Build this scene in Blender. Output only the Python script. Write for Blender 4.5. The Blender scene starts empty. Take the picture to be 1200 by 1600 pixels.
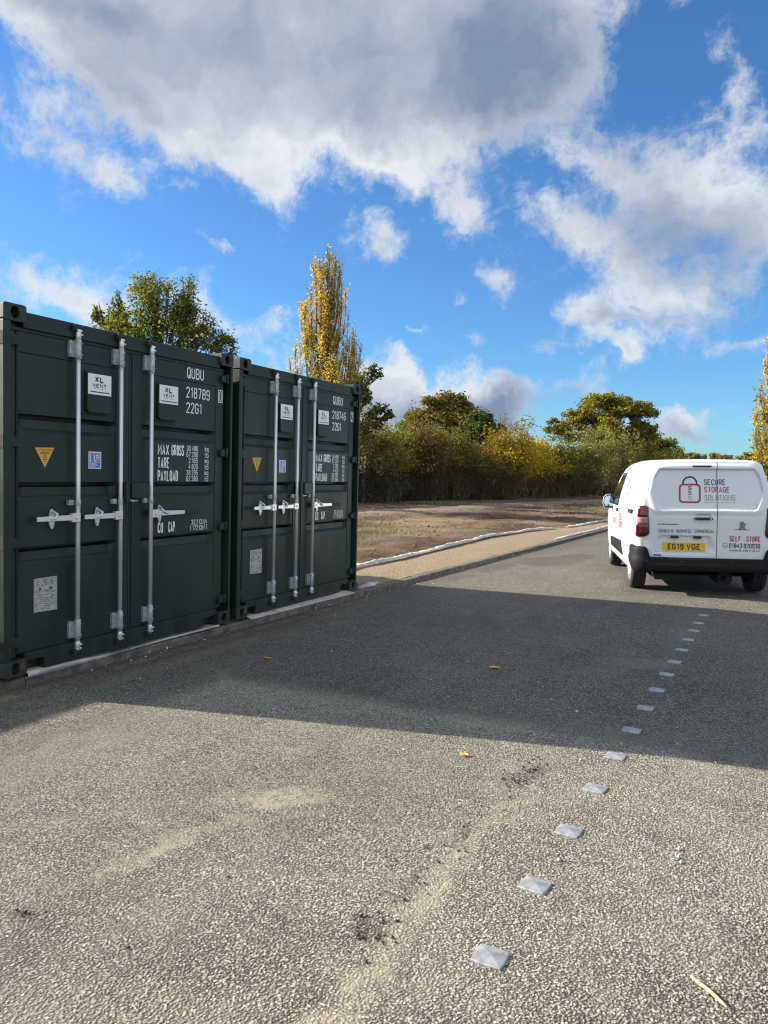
import bpy, bmesh, math, random
import numpy as np
from mathutils import Vector, Matrix, Euler
PI = math.pi
R = math.radians
random.seed(7)
rng = np.random.default_rng(7)
scn = bpy.context.scene
COL = scn.collection

# ------------------------------------------------------------------ camera
CAM = np.array([4.6228, -3.3397, 1.5858])
YAW, PITCH, ROLL, FPX = 0.472937, -0.053044, 0.024768, 1164.99
cf = np.array([-math.sin(YAW)*math.cos(PITCH), math.cos(YAW)*math.cos(PITCH), math.sin(PITCH)])
cr0 = np.array([math.cos(YAW), math.sin(YAW), 0.0])
cu0 = np.cross(cr0, cf)
cr = cr0*math.cos(ROLL)+cu0*math.sin(ROLL)
cu = -cr0*math.sin(ROLL)+cu0*math.cos(ROLL)
cam = bpy.data.cameras.new('camera')
cam.sensor_fit = 'VERTICAL'
cam.sensor_height = 24.0
cam.lens = 24.0*FPX/1600.0
cam.clip_end = 4000
camo = bpy.data.objects.new('camera', cam)
COL.objects.link(camo)
camo.matrix_world = Matrix(((cr[0], cu[0], -cf[0], CAM[0]), (cr[1], cu[1], -cf[1], CAM[1]), (cr[2], cu[2], -cf[2], CAM[2]), (0, 0, 0, 1)))
scn.camera = camo


def ray(px, py):
    return cf+cr*(px-600)/FPX-cu*(py-800)/FPX


def at(px, D, py=780.0):
    """world point seen in the direction (px, py) at depth D metres"""
    return CAM+ray(px, py)*D


# ------------------------------------------------------------------ light and sky
SUN_EL, SUN_AZ = R(23.8), R(12.0)
EXPOSURE = 1.6
SUN_E = 4.4
SKY_STR = 0.1
tosun = np.array([-math.cos(SUN_AZ)*math.cos(SUN_EL), -math.sin(SUN_AZ)*math.cos(SUN_EL), math.sin(SUN_EL)])
sl = bpy.data.lights.new('sun', 'SUN')
sl.energy = SUN_E
sl.angle = R(0.5)
sl.color = (1.0, 0.90, 0.74)
so = bpy.data.objects.new('sun', sl)
COL.objects.link(so)
so.rotation_euler = Vector(tosun).to_track_quat('Z', 'Y').to_euler()
so.location = (-30, -10, 40)

vs = scn.view_settings
scn.display_settings.display_device = 'sRGB'
vs.view_transform = 'Standard'
vs.look = 'None'
vs.exposure = EXPOSURE
vs.gamma = 1.0
scn.cycles.filter_width = 1.15
scn.cycles.max_bounces = 8
scn.cycles.transparent_max_bounces = 8

world = bpy.data.worlds.new('World')
scn.world = world
world.use_nodes = True


class NT:
    """small helper for building node trees"""
    def __init__(s, tree):
        s.t = tree
        s.n = tree.nodes
        s.l = tree.links

    def new(s, typ, **kw):
        n = s.n.new(typ)
        for k, v in kw.items():
            setattr(n, k, v)
        return n

    def put(s, sock, val):
        if hasattr(val, 'is_linked') or isinstance(val, bpy.types.NodeSocket):
            s.l.new(val, sock)
        elif val is not None:
            if isinstance(val, (tuple, list)) and len(val) == 3 and sock.type == 'RGBA':
                val = (*val, 1.0)
            sock.default_value = val

    def math(s, op, a, b=None, c=None, clamp=False):
        n = s.new('ShaderNodeMath', operation=op, use_clamp=clamp)
        s.put(n.inputs[0], a)
        if b is not None:
            s.put(n.inputs[1], b)
        if c is not None:
            s.put(n.inputs[2], c)
        return n.outputs[0]

    def vmath(s, op, a, b=None):
        n = s.new('ShaderNodeVectorMath', operation=op)
        s.put(n.inputs[0], a)
        if b is not None:
            s.put(n.inputs[3 if op == 'SCALE' else 1], b)
        return n.outputs['Value'] if op in ('LENGTH', 'DOT_PRODUCT', 'DISTANCE') else n.outputs[0]

    def mapping(s, vec, loc=(0, 0, 0), rot=(0, 0, 0), scale=(1, 1, 1), typ='POINT'):
        n = s.new('ShaderNodeMapping', vector_type=typ)
        s.put(n.inputs['Vector'], vec)
        n.inputs['Location'].default_value = loc
        n.inputs['Rotation'].default_value = rot
        n.inputs['Scale'].default_value = scale
        return n.outputs[0]

    def noise(s, vec, scale, detail=4.0, rough=0.55, out='Fac', dist=0.0, lac=2.0):
        n = s.new('ShaderNodeTexNoise')
        s.put(n.inputs['Vector'], vec)
        n.inputs['Scale'].default_value = scale
        n.inputs['Detail'].default_value = detail
        n.inputs['Roughness'].default_value = rough
        n.inputs['Lacunarity'].default_value = lac
        n.inputs['Distortion'].default_value = dist
        return n.outputs[out]

    def voronoi(s, vec, scale, feature='F1', rand=1.0):
        n = s.new('ShaderNodeTexVoronoi', feature=feature)
        s.put(n.inputs['Vector'], vec)
        n.inputs['Scale'].default_value = scale
        n.inputs['Randomness'].default_value = rand
        return n

    def ramp(s, val, a, b, lo=0.0, hi=1.0, typ='SMOOTHSTEP'):
        n = s.new('ShaderNodeMapRange', interpolation_type=typ)
        s.put(n.inputs[0], val)
        for i, v in zip((1, 2, 3, 4), (a, b, lo, hi)):
            s.put(n.inputs[i], v)
        return n.outputs[0]

    def mix(s, fac, a, b, mode='MIX'):
        n = s.new('ShaderNodeMix', data_type='RGBA', blend_type=mode)
        s.put(n.inputs[0], fac)
        s.put(n.inputs[6], a)
        s.put(n.inputs[7], b)
        return n.outputs[2]

    def colramp(s, val, stops):
        n = s.new('ShaderNodeValToRGB')
        s.put(n.inputs[0], val)
        e = n.color_ramp.elements
        while len(e) < len(stops):
            e.new(0.5)
        for el, (p, c) in zip(e, stops):
            el.position = p
            el.color = (*c, 1.0)
        return n.outputs[0]


# ---- sky: physical sky plus clouds placed by direction
w = NT(world.node_tree)
w.n.clear()
tc = w.new('ShaderNodeTexCoord')
dirv = tc.outputs['Generated']
sky = w.new('ShaderNodeTexSky', sky_type='NISHITA', sun_disc=False)
sky.sun_elevation = SUN_EL
sky.sun_rotation = math.atan2(tosun[0], tosun[1])
sky.air_density = 1.0
sky.dust_density = 0.3
sky.ozone_density = 2.5
hs = w.new('ShaderNodeHueSaturation')
w.put(hs.inputs['Color'], sky.outputs[0])
hs.inputs['Saturation'].default_value = 1.0
hs.inputs['Value'].default_value = 1.0
skyc = w.mix(1.0, hs.outputs[0], (0.25, 0.43, 0.60), 'MULTIPLY')
wn1 = w.noise(dirv, 5.0, 3.0, 0.55, 'Color')
wn2 = w.noise(dirv, 17.0, 5.0, 0.62, 'Color')
warp = w.vmath('ADD', w.vmath('SCALE', w.vmath('SUBTRACT', wn1, (0.5, 0.5, 0.5)), 0.10), w.vmath('SCALE', w.vmath('SUBTRACT', wn2, (0.5, 0.5, 0.5)), 0.075))
dw = w.vmath('ADD', dirv, warp)


def blob(px, py, rx, ry, rot=0.0, wt=1.0):
    d = ray(px, py)
    n = np.linalg.norm(d)
    c = d/n
    e1 = np.cross(c, (0, 0, 1.0))
    e1 /= np.linalg.norm(e1)
    e2 = np.cross(e1, c)
    co, si = math.cos(R(rot)), math.sin(R(rot))
    a1, a2 = e1*co+e2*si, -e1*si+e2*co
    M = Matrix((a1, a2, np.cross(a1, a2))).transposed()
    sx, sy = rx/FPX/n, ry/FPX/n
    v = w.mapping(dw, tuple(c), tuple(M.to_euler()), (sx, sy, max(sx, sy)), 'TEXTURE')
    return w.ramp(w.vmath('LENGTH', v), 0.0, 1.0, wt, 0.0, 'SMOOTHSTEP')


def total(lst):
    s = None
    for b in lst:
        o = blob(*b)
        s = o if s is None else w.math('ADD', s, o)
    return s


CLOUDS = [  # px, py, rx, ry, rot, weight : masses, then wisps
    (90, 10, 300, 150, -20, 1.3), (330, 80, 330, 200, -10, 1.3), (520, 125, 320, 200, 0, 1.3), (690, 115, 335, 225, 0, 1.38), (820, 80, 170, 190, 0, 1.0), (500, -120, 800, 240, 0, 1.8),
    (270, 170, 200, 120, -28, .9), (640, 270, 170, 90, -14, .75), (720, 345, 90, 60, -25, .75), (450, 285, 110, 70, -25, .75),
    (110, 215, 150, 110, -30, .72), (200, 275, 85, 55, -10, .72), (290, 285, 45, 26, 0, .55), (335, 388, 60, 26, -40, .72), (590, 390, 75, 58, -20, .82), (772, 442, 58, 46, -30, .9), (713, 472, 32, 22, 0, .75), (638, 517, 40, 14, 5, .75), (438, 503, 46, 38, 0, .95),
    (50, 430, 210, 90, -14, .9), (330, 505, 240, 66, -20, .82), (620, 552, 80, 30, -35, .75), (560, 560, 140, 50, -12, .75), (140, 470, 160, 40, -18, .6),
    (950, 250, 150, 80, -10, .68), (1110, 262, 165, 105, 10, .86), (1040, 350, 190, 125, -20, .96), (940, 385, 170, 80, -20, .74), (1050, 475, 190, 100, 8, 1.05), (920, 495, 75, 55, 0, .9), (1185, 340, 90, 90, 0, .55), (1120, 105, 70, 95, 0, .62), (1160, 160, 80, 80, 0, .6), (840, 335, 120, 60, -25, .55),
    (848, 552, 55, 46, 30, .9), (925, 548, 45, 36, -20, .75), (975, 564, 46, 34, -15, .95), (755, 530, 46, 26, 0, .6),
    (640, 622, 180, 70, -8, 1.25), (760, 628, 110, 70, -25, 1.2), (560, 606, 140, 60, 0, 1.1), (860, 608, 150, 42, 6, .85), (800, 655, 130, 44, 0, .75), (1060, 672, 150, 46, -4, .8), (1120, 645, 170, 26, 2, .6), (1115, 600, 70, 24, -20, .5), (1170, 535, 90, 40, -10, .6), (950, 690, 200, 40, 0, .7),
]
GREY = [(640, 60, 420, 190, 0, 1.0), (850, 130, 200, 180, 0, .6), (300, 40, 260, 70, 0, .5), (120, -10, 180, 50, 0, .4), (640, 190, 230, 90, 0, .55), (1090, 380, 180, 100, -10, 1.5), (1000, 500, 150, 40, 0, 1.0), (1130, 250, 70, 40, 0, -.5), (960, 330, 120, 60, -20, .5), (1190, 480, 120, 70, 0, .9), (650, 650, 190, 60, 0, 1.7), (770, 655, 130, 60, 0, 1.9), (860, 615, 110, 26, 0, .7), (1060, 685, 150, 40, 0, .9), (1110, 600, 90, 60, 0, 1.0), (500, -150, 700, 120, 0, 1.0)]
cov = total(CLOUDS)
fb = w.noise(dw, 8.0, 9.0, 0.64)
fb2 = w.noise(w.vmath('ADD', dirv, w.vmath('SCALE', warp, 0.35)), 26.0, 8.0, 0.70)
# cloud outside the view, added thick and bright for neutral fill light
sep = w.new('ShaderNodeSeparateXYZ')
w.put(sep.inputs[0], dirv)
fwd = w.vmath('DOT_PRODUCT', dirv, tuple(cf))
fill_cloud = w.math('MULTIPLY', w.ramp(fwd, 0.62, 0.4), w.ramp(w.noise(dirv, 3.0, 5.0, 0.6), 0.34, 0.60, 0.0, 1.7))
cov = w.math('ADD', cov, fill_cloud)
dens = w.math('ADD', cov, w.math('ADD', w.math('MULTIPLY', w.math('SUBTRACT', fb, 0.5), 2.1), w.math('MULTIPLY', w.math('SUBTRACT', fb2, 0.5), 1.7)))
alpha = w.ramp(dens, 0.22, 1.18)
thick = w.ramp(dens, 0.75, 1.9)
gr = w.math('ADD', w.math('MULTIPLY', w.ramp(total(GREY), 0.0, 2.4, 0.0, 1.0, 'LINEAR'), 1.15), w.math('MULTIPLY', w.math('SUBTRACT', w.noise(dw, 6.0, 6.0, 0.6), 0.5), 1.5))
gr = w.math('ADD', gr, w.math('ADD', w.math('MULTIPLY', thick, 0.26), 0.07), clamp=True)
gr = w.math('MULTIPLY', gr, w.ramp(fill_cloud, 0.0, 0.2, 1.0, 0.25))
CW = (2.75, 2.85, 2.95)
CG = (0.74, 0.98, 1.40)
ccol = w.colramp(gr, [(0.0, tuple(c/3 for c in CW)), (0.45, (1.62/3, 1.82/3, 2.15/3)), (1.0, tuple(c/3 for c in CG))])
ccol = w.vmath('SCALE', ccol, w.ramp(fill_cloud, 0.0, 0.5, 3.0, 4.1))  # the unseen fill cloud is made brighter than the cloud in view
final = w.mix(w.math('MULTIPLY', alpha, 0.97), skyc, ccol)
bg = w.new('ShaderNodeBackground')
w.put(bg.inputs['Color'], final)
bg.inputs['Strength'].default_value = SKY_STR
ow = w.new('ShaderNodeOutputWorld')
w.l.new(bg.outputs[0], ow.inputs[0])


# ------------------------------------------------------------------ helpers
def tag(o, label=None, cat=None, group=None, kind=None):
    if label:
        o['label'] = label
    if cat:
        o['category'] = cat
    if group:
        o['group'] = group
    if kind:
        o['kind'] = kind
    return o


def empty(name, loc=(0, 0, 0), rot=(0, 0, 0)):
    o = bpy.data.objects.new(name, None)
    o.empty_display_size = 0.2
    COL.objects.link(o)
    o.location = loc
    o.rotation_euler = rot
    return o


def link_mesh(name, me, mat, parent=None):
    o = bpy.data.objects.new(name, me)
    COL.objects.link(o)
    if mat is not None and not me.materials:
        for m in (mat if isinstance(mat, (list, tuple)) else [mat]):
            me.materials.append(m)
    if parent is not None:
        o.parent = parent
    return o


class MB:
    def __init__(s):
        s.v, s.f, s.sm, s.mi = [], [], [], []
        s.m = 0

    def face(s, idx, smooth=False):
        s.f.append(tuple(idx))
        s.sm.append(smooth)
        s.mi.append(s.m)

    def add(s, vs, fs, smooth=False):
        b = len(s.v)
        s.v += [tuple(map(float, p)) for p in vs]
        for f in fs:
            s.face([b+i for i in f], smooth)

    def box(s, x0, x1, y0, y1, z0, z1, M=None):
        vs = [(x, y, z) for x in (x0, x1) for y in (y0, y1) for z in (z0, z1)]
        if M is not None:
            vs = [tuple(M @ Vector(p)) for p in vs]
        s.add(vs, [(0, 1, 3, 2), (4, 6, 7, 5), (0, 4, 5, 1), (2, 3, 7, 6), (0, 2, 6, 4), (1, 5, 7, 3)])
        return s

    def tube(s, pts, r, n=10, caps=True, smooth=True):
        pts = [Vector(p) for p in pts]
        rs = r if isinstance(r, (list, tuple)) else [r]*len(pts)
        t0 = (pts[1]-pts[0]).normalized()
        u = t0.orthogonal().normalized()
        rings = []
        base = len(s.v)
        for i, p in enumerate(pts):
            t = (pts[min(i+1, len(pts)-1)]-pts[max(i-1, 0)]).normalized()
            u = (u-t*u.dot(t)).normalized()
            v = t.cross(u)
            for k in range(n):
                a = 2*PI*k/n
                s.v.append(tuple(p+(u*math.cos(a)+v*math.sin(a))*rs[i]))
        for i in range(len(pts)-1):
            for k in range(n):
                k2 = (k+1) % n
                s.face((base+i*n+k, base+i*n+k2, base+(i+1)*n+k2, base+(i+1)*n+k), smooth)
        if caps:
            s.face([base+k for k in range(n)][::-1])
            s.face([base+(len(pts)-1)*n+k for k in range(n)])
        return s

    def lathe(s, prof, M, n=32, smooth=True):
        """prof: list of (radius, height) round local Z, placed by matrix M"""
        b = len(s.v)
        for r, h in prof:
            for k in range(n):
                a = 2*PI*k/n
                s.v.append(tuple(M @ Vector((r*math.cos(a), r*math.sin(a), h))))
        for i in range(len(prof)-1):
            for k in range(n):
                k2 = (k+1) % n
                s.face((b+i*n+k, b+i*n+k2, b+(i+1)*n+k2, b+(i+1)*n+k), smooth)
        return s

    def prism(s, poly, fn, d0, d1):
        """poly in (u, v); fn(u, v, d) to a point; front at d1"""
        n = len(poly)
        vs = [fn(u, v, d0) for u, v in poly]+[fn(u, v, d1) for u, v in poly]
        fs = [tuple(range(n))[::-1], tuple(range(n, 2*n))]
        fs += [(i, (i+1) % n, n+(i+1) % n, n+i) for i in range(n)]
        s.add(vs, fs)
        return s

    def grid(s, P, smooth=True, closed=False):
        """P[i][j] points"""
        b = len(s.v)
        ni, nj = len(P), len(P[0])
        for row in P:
            s.v += [tuple(map(float, p)) for p in row]
        for i in range(ni-1):
            for j in range(nj if closed else nj-1):
                j2 = (j+1) % nj
                s.face((b+i*nj+j, b+i*nj+j2, b+(i+1)*nj+j2, b+(i+1)*nj+j), smooth)
        return s

    def mesh(s, name):
        me = bpy.data.meshes.new(name)
        me.from_pydata(s.v, [], s.f)
        me.polygons.foreach_set('use_smooth', s.sm)
        me.polygons.foreach_set('material_index', s.mi)
        me.update()
        return me

    def build(s, name, mat, parent=None, bevel=0.0, fix=True):
        me = s.mesh(name)
        if fix:
            bm = bmesh.new()
            bm.from_mesh(me)
            bmesh.ops.recalc_face_normals(bm, faces=bm.faces)
            bm.to_mesh(me)
            bm.free()
        o = link_mesh(name, me, mat, parent)
        if bevel:
            m = o.modifiers.new('bevel', 'BEVEL')
            m.width = bevel
            m.segments = 2
            m.limit_method = 'ANGLE'
            m.angle_limit = R(40)
        return o


_tc = {}


def text2d(txt, bold=0.0):
    key = (txt, bold)
    if key not in _tc:
        c = bpy.data.curves.new('lettering', 'FONT')
        c.body = txt
        c.offset = bold
        c.resolution_u = 3
        o = bpy.data.objects.new('lettering', c)
        COL.objects.link(o)
        dg = bpy.context.evaluated_depsgraph_get()
        me = bpy.data.meshes.new_from_object(o.evaluated_get(dg))
        vs = [(p.co.x, p.co.y) for p in me.vertices]
        fs = [tuple(p.vertices) for p in me.polygons]
        bpy.data.objects.remove(o)
        bpy.data.curves.remove(c)
        bpy.data.meshes.remove(me)
        _tc[key] = (vs, fs)
    return _tc[key]


def letters(mb, txt, u0, v0, w_, h_, fn, bold=0.0):
    """fit the word txt in the box u0..u0+w_, v0..v0+h_ ; fn(u, v) to a point"""
    vs, fs = text2d(txt, bold)
    a = np.array(vs)
    lo, hi = a.min(0), a.max(0)
    sz = hi-lo
    q = (a-lo)/np.where(sz > 1e-6, sz, 1)
    mb.add([fn(u0+x*w_, v0+y*h_) for x, y in q], fs)


GL = {
    'O': [[(.3, 0), (.7, 0), (1, .15), (1, .85), (.7, 1), (.3, 1), (0, .85), (0, .15), (.3, 0)]],
    'Q': [[(.3, 0), (.7, 0), (1, .15), (1, .85), (.7, 1), (.3, 1), (0, .85), (0, .15), (.3, 0)], [(.45, .30), (1.15, -.05)]],
    'U': [[(0, 1), (0, .15), (.3, 0), (.7, 0), (1, .15), (1, 1)]],
    'B': [[(0, .52), (.7, .52), (.95, .62), (.95, .88), (.7, 1), (0, 1), (0, 0), (.7, 0), (1, .13), (1, .42), (.7, .52)]],
    '8': [[(.3, .52), (.05, .62), (.05, .87), (.3, 1), (.7, 1), (.95, .87), (.95, .62), (.7, .52), (.3, .52)], [(.3, .52), (0, .40), (0, .13), (.3, 0), (.7, 0), (1, .13), (1, .40), (.7, .52)]],
    '1': [[(.0, .8), (.8, 1), (.8, 0)]],
    '2': [[(0, .78), (0, .86), (.3, 1), (.7, 1), (1, .86), (1, .65), (0, .0), (1, 0)]],
    '3': [[(0, .80), (0, .86), (.3, 1), (.7, 1), (1, .86), (1, .62), (.7, .52), (.35, .52)], [(.7, .52), (1, .40), (1, .14), (.7, 0), (.3, 0), (0, .14), (0, .2)]],
    '4': [[(.75, 0), (.75, 1), (0, .28), (1, .28)]],
    '5': [[(.95, 1), (.05, 1), (.05, .55), (.65, .58), (1, .45), (1, .14), (.7, 0), (.3, 0), (0, .13)]],
    '6': [[(.95, .82), (.95, .87), (.7, 1), (.3, 1), (0, .85), (0, .14), (.3, 0), (.7, 0), (1, .14), (1, .42), (.7, .55), (0, .52)]],
    '7': [[(0, 1), (1, 1), (.4, 0)]],
    '9': [[(.05, .18), (.05, .13), (.3, 0), (.7, 0), (1, .15), (1, .86), (.7, 1), (.3, 1), (0, .86), (0, .58), (.3, .45), (1, .48)]],
    'G': [[(1, .78), (1, .86), (.7, 1), (.3, 1), (0, .85), (0, .15), (.3, 0), (.7, 0), (1, .15), (1, .48), (.55, .48)]],
    'C': [[(1, .76), (1, .86), (.7, 1), (.3, 1), (0, .85), (0, .15), (.3, 0), (.7, 0), (1, .14), (1, .24)]],
    'M': [[(0, 0), (0, 1), (.5, .35), (1, 1), (1, 0)]],
    'N': [[(0, 0), (0, 1), (1, 0), (1, 1)]],
    'A': [[(0, 0), (.5, 1), (1, 0)], [(.2, .3), (.8, .3)]],
    'X': [[(0, 0), (1, 1)], [(0, 1), (1, 0)]],
    'R': [[(0, 0), (0, 1), (.7, 1), (1, .87), (1, .6), (.7, .48), (0, .48)], [(.5, .48), (1, 0)]],
    'P': [[(0, 0), (0, 1), (.7, 1), (1, .87), (1, .58), (.7, .45), (0, .45)]],
    'S': [[(1, .78), (1, .87), (.7, 1), (.3, 1), (0, .87), (0, .66), (.2, .55), (.8, .45), (1, .34), (1, .13), (.7, 0), (.3, 0), (0, .13), (0, .22)]],
    'T': [[(0, 1), (1, 1)], [(.5, 1), (.5, 0)]],
    'E': [[(1, 1), (0, 1), (0, 0), (1, 0)], [(0, .52), (.8, .52)]],
    'F': [[(1, 1), (0, 1), (0, 0)], [(0, .52), (.8, .52)]],
    'L': [[(0, 1), (0, 0), (1, 0)]],
    'Y': [[(0, 1), (.5, .5), (1, 1)], [(.5, .5), (.5, 0)]],
    'D': [[(0, 0), (0, 1), (.65, 1), (1, .82), (1, .18), (.65, 0), (0, 0)]],
    'I': [[(.5, 0), (.5, 1)]], 'l': [[(.5, 0), (.5, 1)]], '|': [[(.5, 0), (.5, 1)]],
    'V': [[(0, 1), (.5, 0), (1, 1)]], 'J': [[(1, 1), (1, .15), (.7, 0), (.3, 0), (0, .2)]], 'W': [[(0, 1), (.25, 0), (.5, .8), (.75, 0), (1, 1)]],
    'k': [[(0, 0), (0, 1)], [(0, .3), (.9, .72)], [(.35, .46), (1, 0)]],
    'g': [[(1, .2), (0, .2), (0, .72), (1, .72), (1, -.28), (0, -.28)]],
    'b': [[(0, 1), (0, 0), (1, 0), (1, .6), (0, .6)]],
    '.': [[(.5, 0), (.5, .03)]], ',': [[(.5, .03), (.3, -.15)]], '-': [[(0, .5), (1, .5)]], ' ': [],
}
GL['0'] = GL['O']
GW = {'M': 1.3, 'N': 1.15, 'W': 1.4, 'I': .12, 'l': .12, '|': .12, '1': .55, '.': .12, ',': .15, ' ': .45, '-': .7, 'T': .95}


def ribbon2d(P, t):
    """mitred flat stroke of width t along P; returns left and right points"""
    P = [np.array(p, float) for p in P]
    closed = np.allclose(P[0], P[-1])
    n = len(P)
    L, Rr = [], []
    for i in range(n):
        a = P[i]-P[i-1] if i else (P[0]-P[-2] if closed else P[1]-P[0])
        b = P[i+1]-P[i] if i < n-1 else (P[1]-P[0] if closed else P[-1]-P[-2])
        a, b = a/np.linalg.norm(a), b/np.linalg.norm(b)
        m = a+b
        m = m/np.linalg.norm(m) if np.linalg.norm(m) > 1e-3 else a
        k = 1/max(.55, float(m @ a))
        nn = np.array([-m[1], m[0]])*t/2*k
        L.append(P[i]+nn)
        Rr.append(P[i]-nn)
    return L, Rr


def strokes(mb, txt, u0, v0, w_, h_, fn, t, gap=.30):
    """condensed block lettering filling the box; fn(u, v, d) with d metres proud"""
    tot = sum(GW.get(c, 1) for c in txt)+gap*(len(txt)-1)
    # the stroke itself adds t to each glyph
    cw = (w_-t*len(txt))/max(.2, tot-0) if len(txt) else w_
    x = u0
    for c in txt:
        gw = cw*GW.get(c, 1)
        for k, pl in enumerate(GL[c]):
            P = [(x+t/2+p[0]*gw, v0+t/2+p[1]*(h_-t)) for p in pl]
            L, Rr = ribbon2d(P, t)
            vs, fs = [], []
            for i in range(len(P)):
                vs += [fn(*L[i], .0002*k), fn(*Rr[i], .0002*k)]
            for i in range(len(P)-1):
                fs.append((2*i, 2*i+1, 2*i+3, 2*i+2))
            mb.add(vs, fs)
        x += gw+t+cw*gap


# ------------------------------------------------------------------ materials
def mat(name, col, rough=0.5, metal=0.0, spec=0.5, vary=0.0, vscale=6.0, bump=0.0, bscale=60.0, coat=0.0, rvary=0.0, stretch=(1, 1, 1)):
    m = bpy.data.materials.new(name)
    m.use_nodes = True
    t = NT(m.node_tree)
    b = t.n['Principled BSDF']
    b.inputs['Metallic'].default_value = metal
    b.inputs['Specular IOR Level'].default_value = spec
    b.inputs['Coat Weight'].default_value = coat
    b.inputs['Coat Roughness'].default_value = 0.06
    co = t.mapping(t.new('ShaderNodeTexCoord').outputs['Object'], scale=stretch)
    nz = t.noise(co, vscale, 6.0, 0.6)
    if vary:
        t.put(b.inputs['Base Color'], t.mix(t.ramp(nz, 0.3, 0.7), tuple(c*(1-vary) for c in col), tuple(min(1, c*(1+vary)) for c in col)))
    else:
        b.inputs['Base Color'].default_value = (*col, 1)
    if rvary:
        t.put(b.inputs['Roughness'], t.ramp(nz, 0.3, 0.7, rough-rvary, rough+rvary))
    else:
        b.inputs['Roughness'].default_value = rough
    if bump:
        bp = t.new('ShaderNodeBump')
        bp.inputs['Strength'].default_value = bump
        bp.inputs['Distance'].default_value = 0.01
        t.put(bp.inputs['Height'], t.noise(co, bscale, 4.0, 0.6))
        t.put(b.inputs['Normal'], bp.outputs[0])
    return m


def leafmat(name, stops, trans=0.35, gain=1.7):
    m = bpy.data.materials.new(name)
    m.use_nodes = True
    t = NT(m.node_tree)
    t.n.clear()
    g = t.new('ShaderNodeNewGeometry')
    c = t.colramp(g.outputs['Random Per Island'], [(p, tuple(min(.8, k*gain) for k in q)) for p, q in stops])
    d = t.new('ShaderNodeBsdfDiffuse')
    tr = t.new('ShaderNodeBsdfTranslucent')
    t.put(d.inputs[0], c)
    t.put(tr.inputs[0], t.mix(1.0, c, (1.0, 0.95, 0.6), 'MULTIPLY'))
    mx = t.new('ShaderNodeMixShader')
    mx.inputs[0].default_value = trans
    t.l.new(d.outputs[0], mx.inputs[1])
    t.l.new(tr.outputs[0], mx.inputs[2])
    o = t.new('ShaderNodeOutputMaterial')
    t.l.new(mx.outputs[0], o.inputs[0])
    return m


M_green = mat('green_paint', (0.0100, 0.0245, 0.0175), 0.50, spec=0.36, vary=0.26, vscale=2.2, rvary=0.10, bump=0.07, bscale=9, stretch=(1, 2.2, .55))
M_cast = mat('worn_casting_paint', (0.022, 0.026, 0.020), 0.6, vary=0.3, vscale=14)
_t = NT(M_cast.node_tree)
_b = _t.n['Principled BSDF']
_co = _t.new('ShaderNodeTexCoord').outputs['Object']
_t.put(_b.inputs['Base Color'], _t.mix(_t.ramp(_t.noise(_co, 11, 6, 0.65), 0.54, 0.66), (0.014, 0.024, 0.020), (0.085, 0.048, 0.026)))
M_greend = mat('green_paint_dark', (0.022, 0.032, 0.028), 0.5, vary=0.15)
M_galv = mat('galvanised_steel', (0.66, 0.69, 0.70), 0.34, metal=0.5, vary=0.06, vscale=3, rvary=0.04)
M_brk = mat('dull_zinc_bracket', (0.40, 0.43, 0.46), 0.40, metal=0.5, vary=0.22, vscale=30)
M_zinc = mat('bright_zinc', (0.70, 0.72, 0.72), 0.32, metal=0.6, vary=0.05, vscale=5)
M_rubber = mat('black_rubber', (0.018, 0.018, 0.02), 0.7, vary=0.2)
M_gask = mat('door_gasket', (0.022, 0.019, 0.023), 0.7)
M_white = mat('white_paint_marking', (0.88, 0.89, 0.90), 0.5, vary=0.04)
M_label = mat('white_label', (0.80, 0.80, 0.82), 0.35)
M_navy = mat('navy_print', (0.016, 0.018, 0.07), 0.5)
M_blackp = mat('black_print', (0.012, 0.012, 0.016), 0.5)
M_redp = mat('red_print', (0.42, 0.025, 0.055), 0.5)
M_greyp = mat('grey_print', (0.32, 0.37, 0.38), 0.5)
M_orange = mat('yellow_sticker', (0.70, 0.38, 0.045), 0.5, vary=0.08)
M_orangep = mat('brown_print', (0.16, 0.07, 0.01), 0.5)
M_blue = mat('blue_sticker', (0.06, 0.17, 0.52), 0.4)
M_plate = mat('data_plate_metal', (0.42, 0.42, 0.40), 0.45, metal=0.3, vary=0.12, vscale=20)
M_pprint = mat('plate_print_ink', (0.10, 0.10, 0.10), 0.6)
M_black = mat('black_void', (0.006, 0.006, 0.007), 0.8)
M_vanw = mat('white_car_paint', (0.66, 0.71, 0.755), 0.32, coat=0.7, vary=0.015, vscale=2)
M_bump = mat('bumper_plastic', (0.008, 0.010, 0.014), 0.62, spec=0.18, vary=0.1, bump=0.05, bscale=300)
M_glass = mat('dark_glass', (0.012, 0.016, 0.016), 0.06, spec=0.8)
M_lightr = mat('red_lens', (0.075, 0.002, 0.006), 0.12, coat=0.8, vary=0.1, vscale=30)
M_lightd = mat('dark_red_lens', (0.05, 0.003, 0.008), 0.15, coat=0.6)
M_lightc = mat('clear_lens', (0.34, 0.22, 0.22), 0.12, coat=0.8, vary=0.3, vscale=40)
M_numpl = mat('yellow_number_plate', (0.78, 0.47, 0.015), 0.35)
M_chrome = mat('chrome_badge', (0.20, 0.20, 0.22), 0.35, metal=0.6)
M_tyre = mat('tyre_rubber', (0.02, 0.02, 0.021), 0.75, vary=0.3, vscale=20, bump=0.2, bscale=120)
M_rim = mat('silver_wheel_trim', (0.58, 0.60, 0.62), 0.32, metal=0.6)
M_mirror = mat('mirror_glass', (0.34, 0.46, 0.52), 0.04, metal=1.0)
M_membrane = mat('white_geotextile', (0.42, 0.405, 0.37), 0.9, vary=0.28, vscale=7, bump=0.6, bscale=26)
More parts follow.
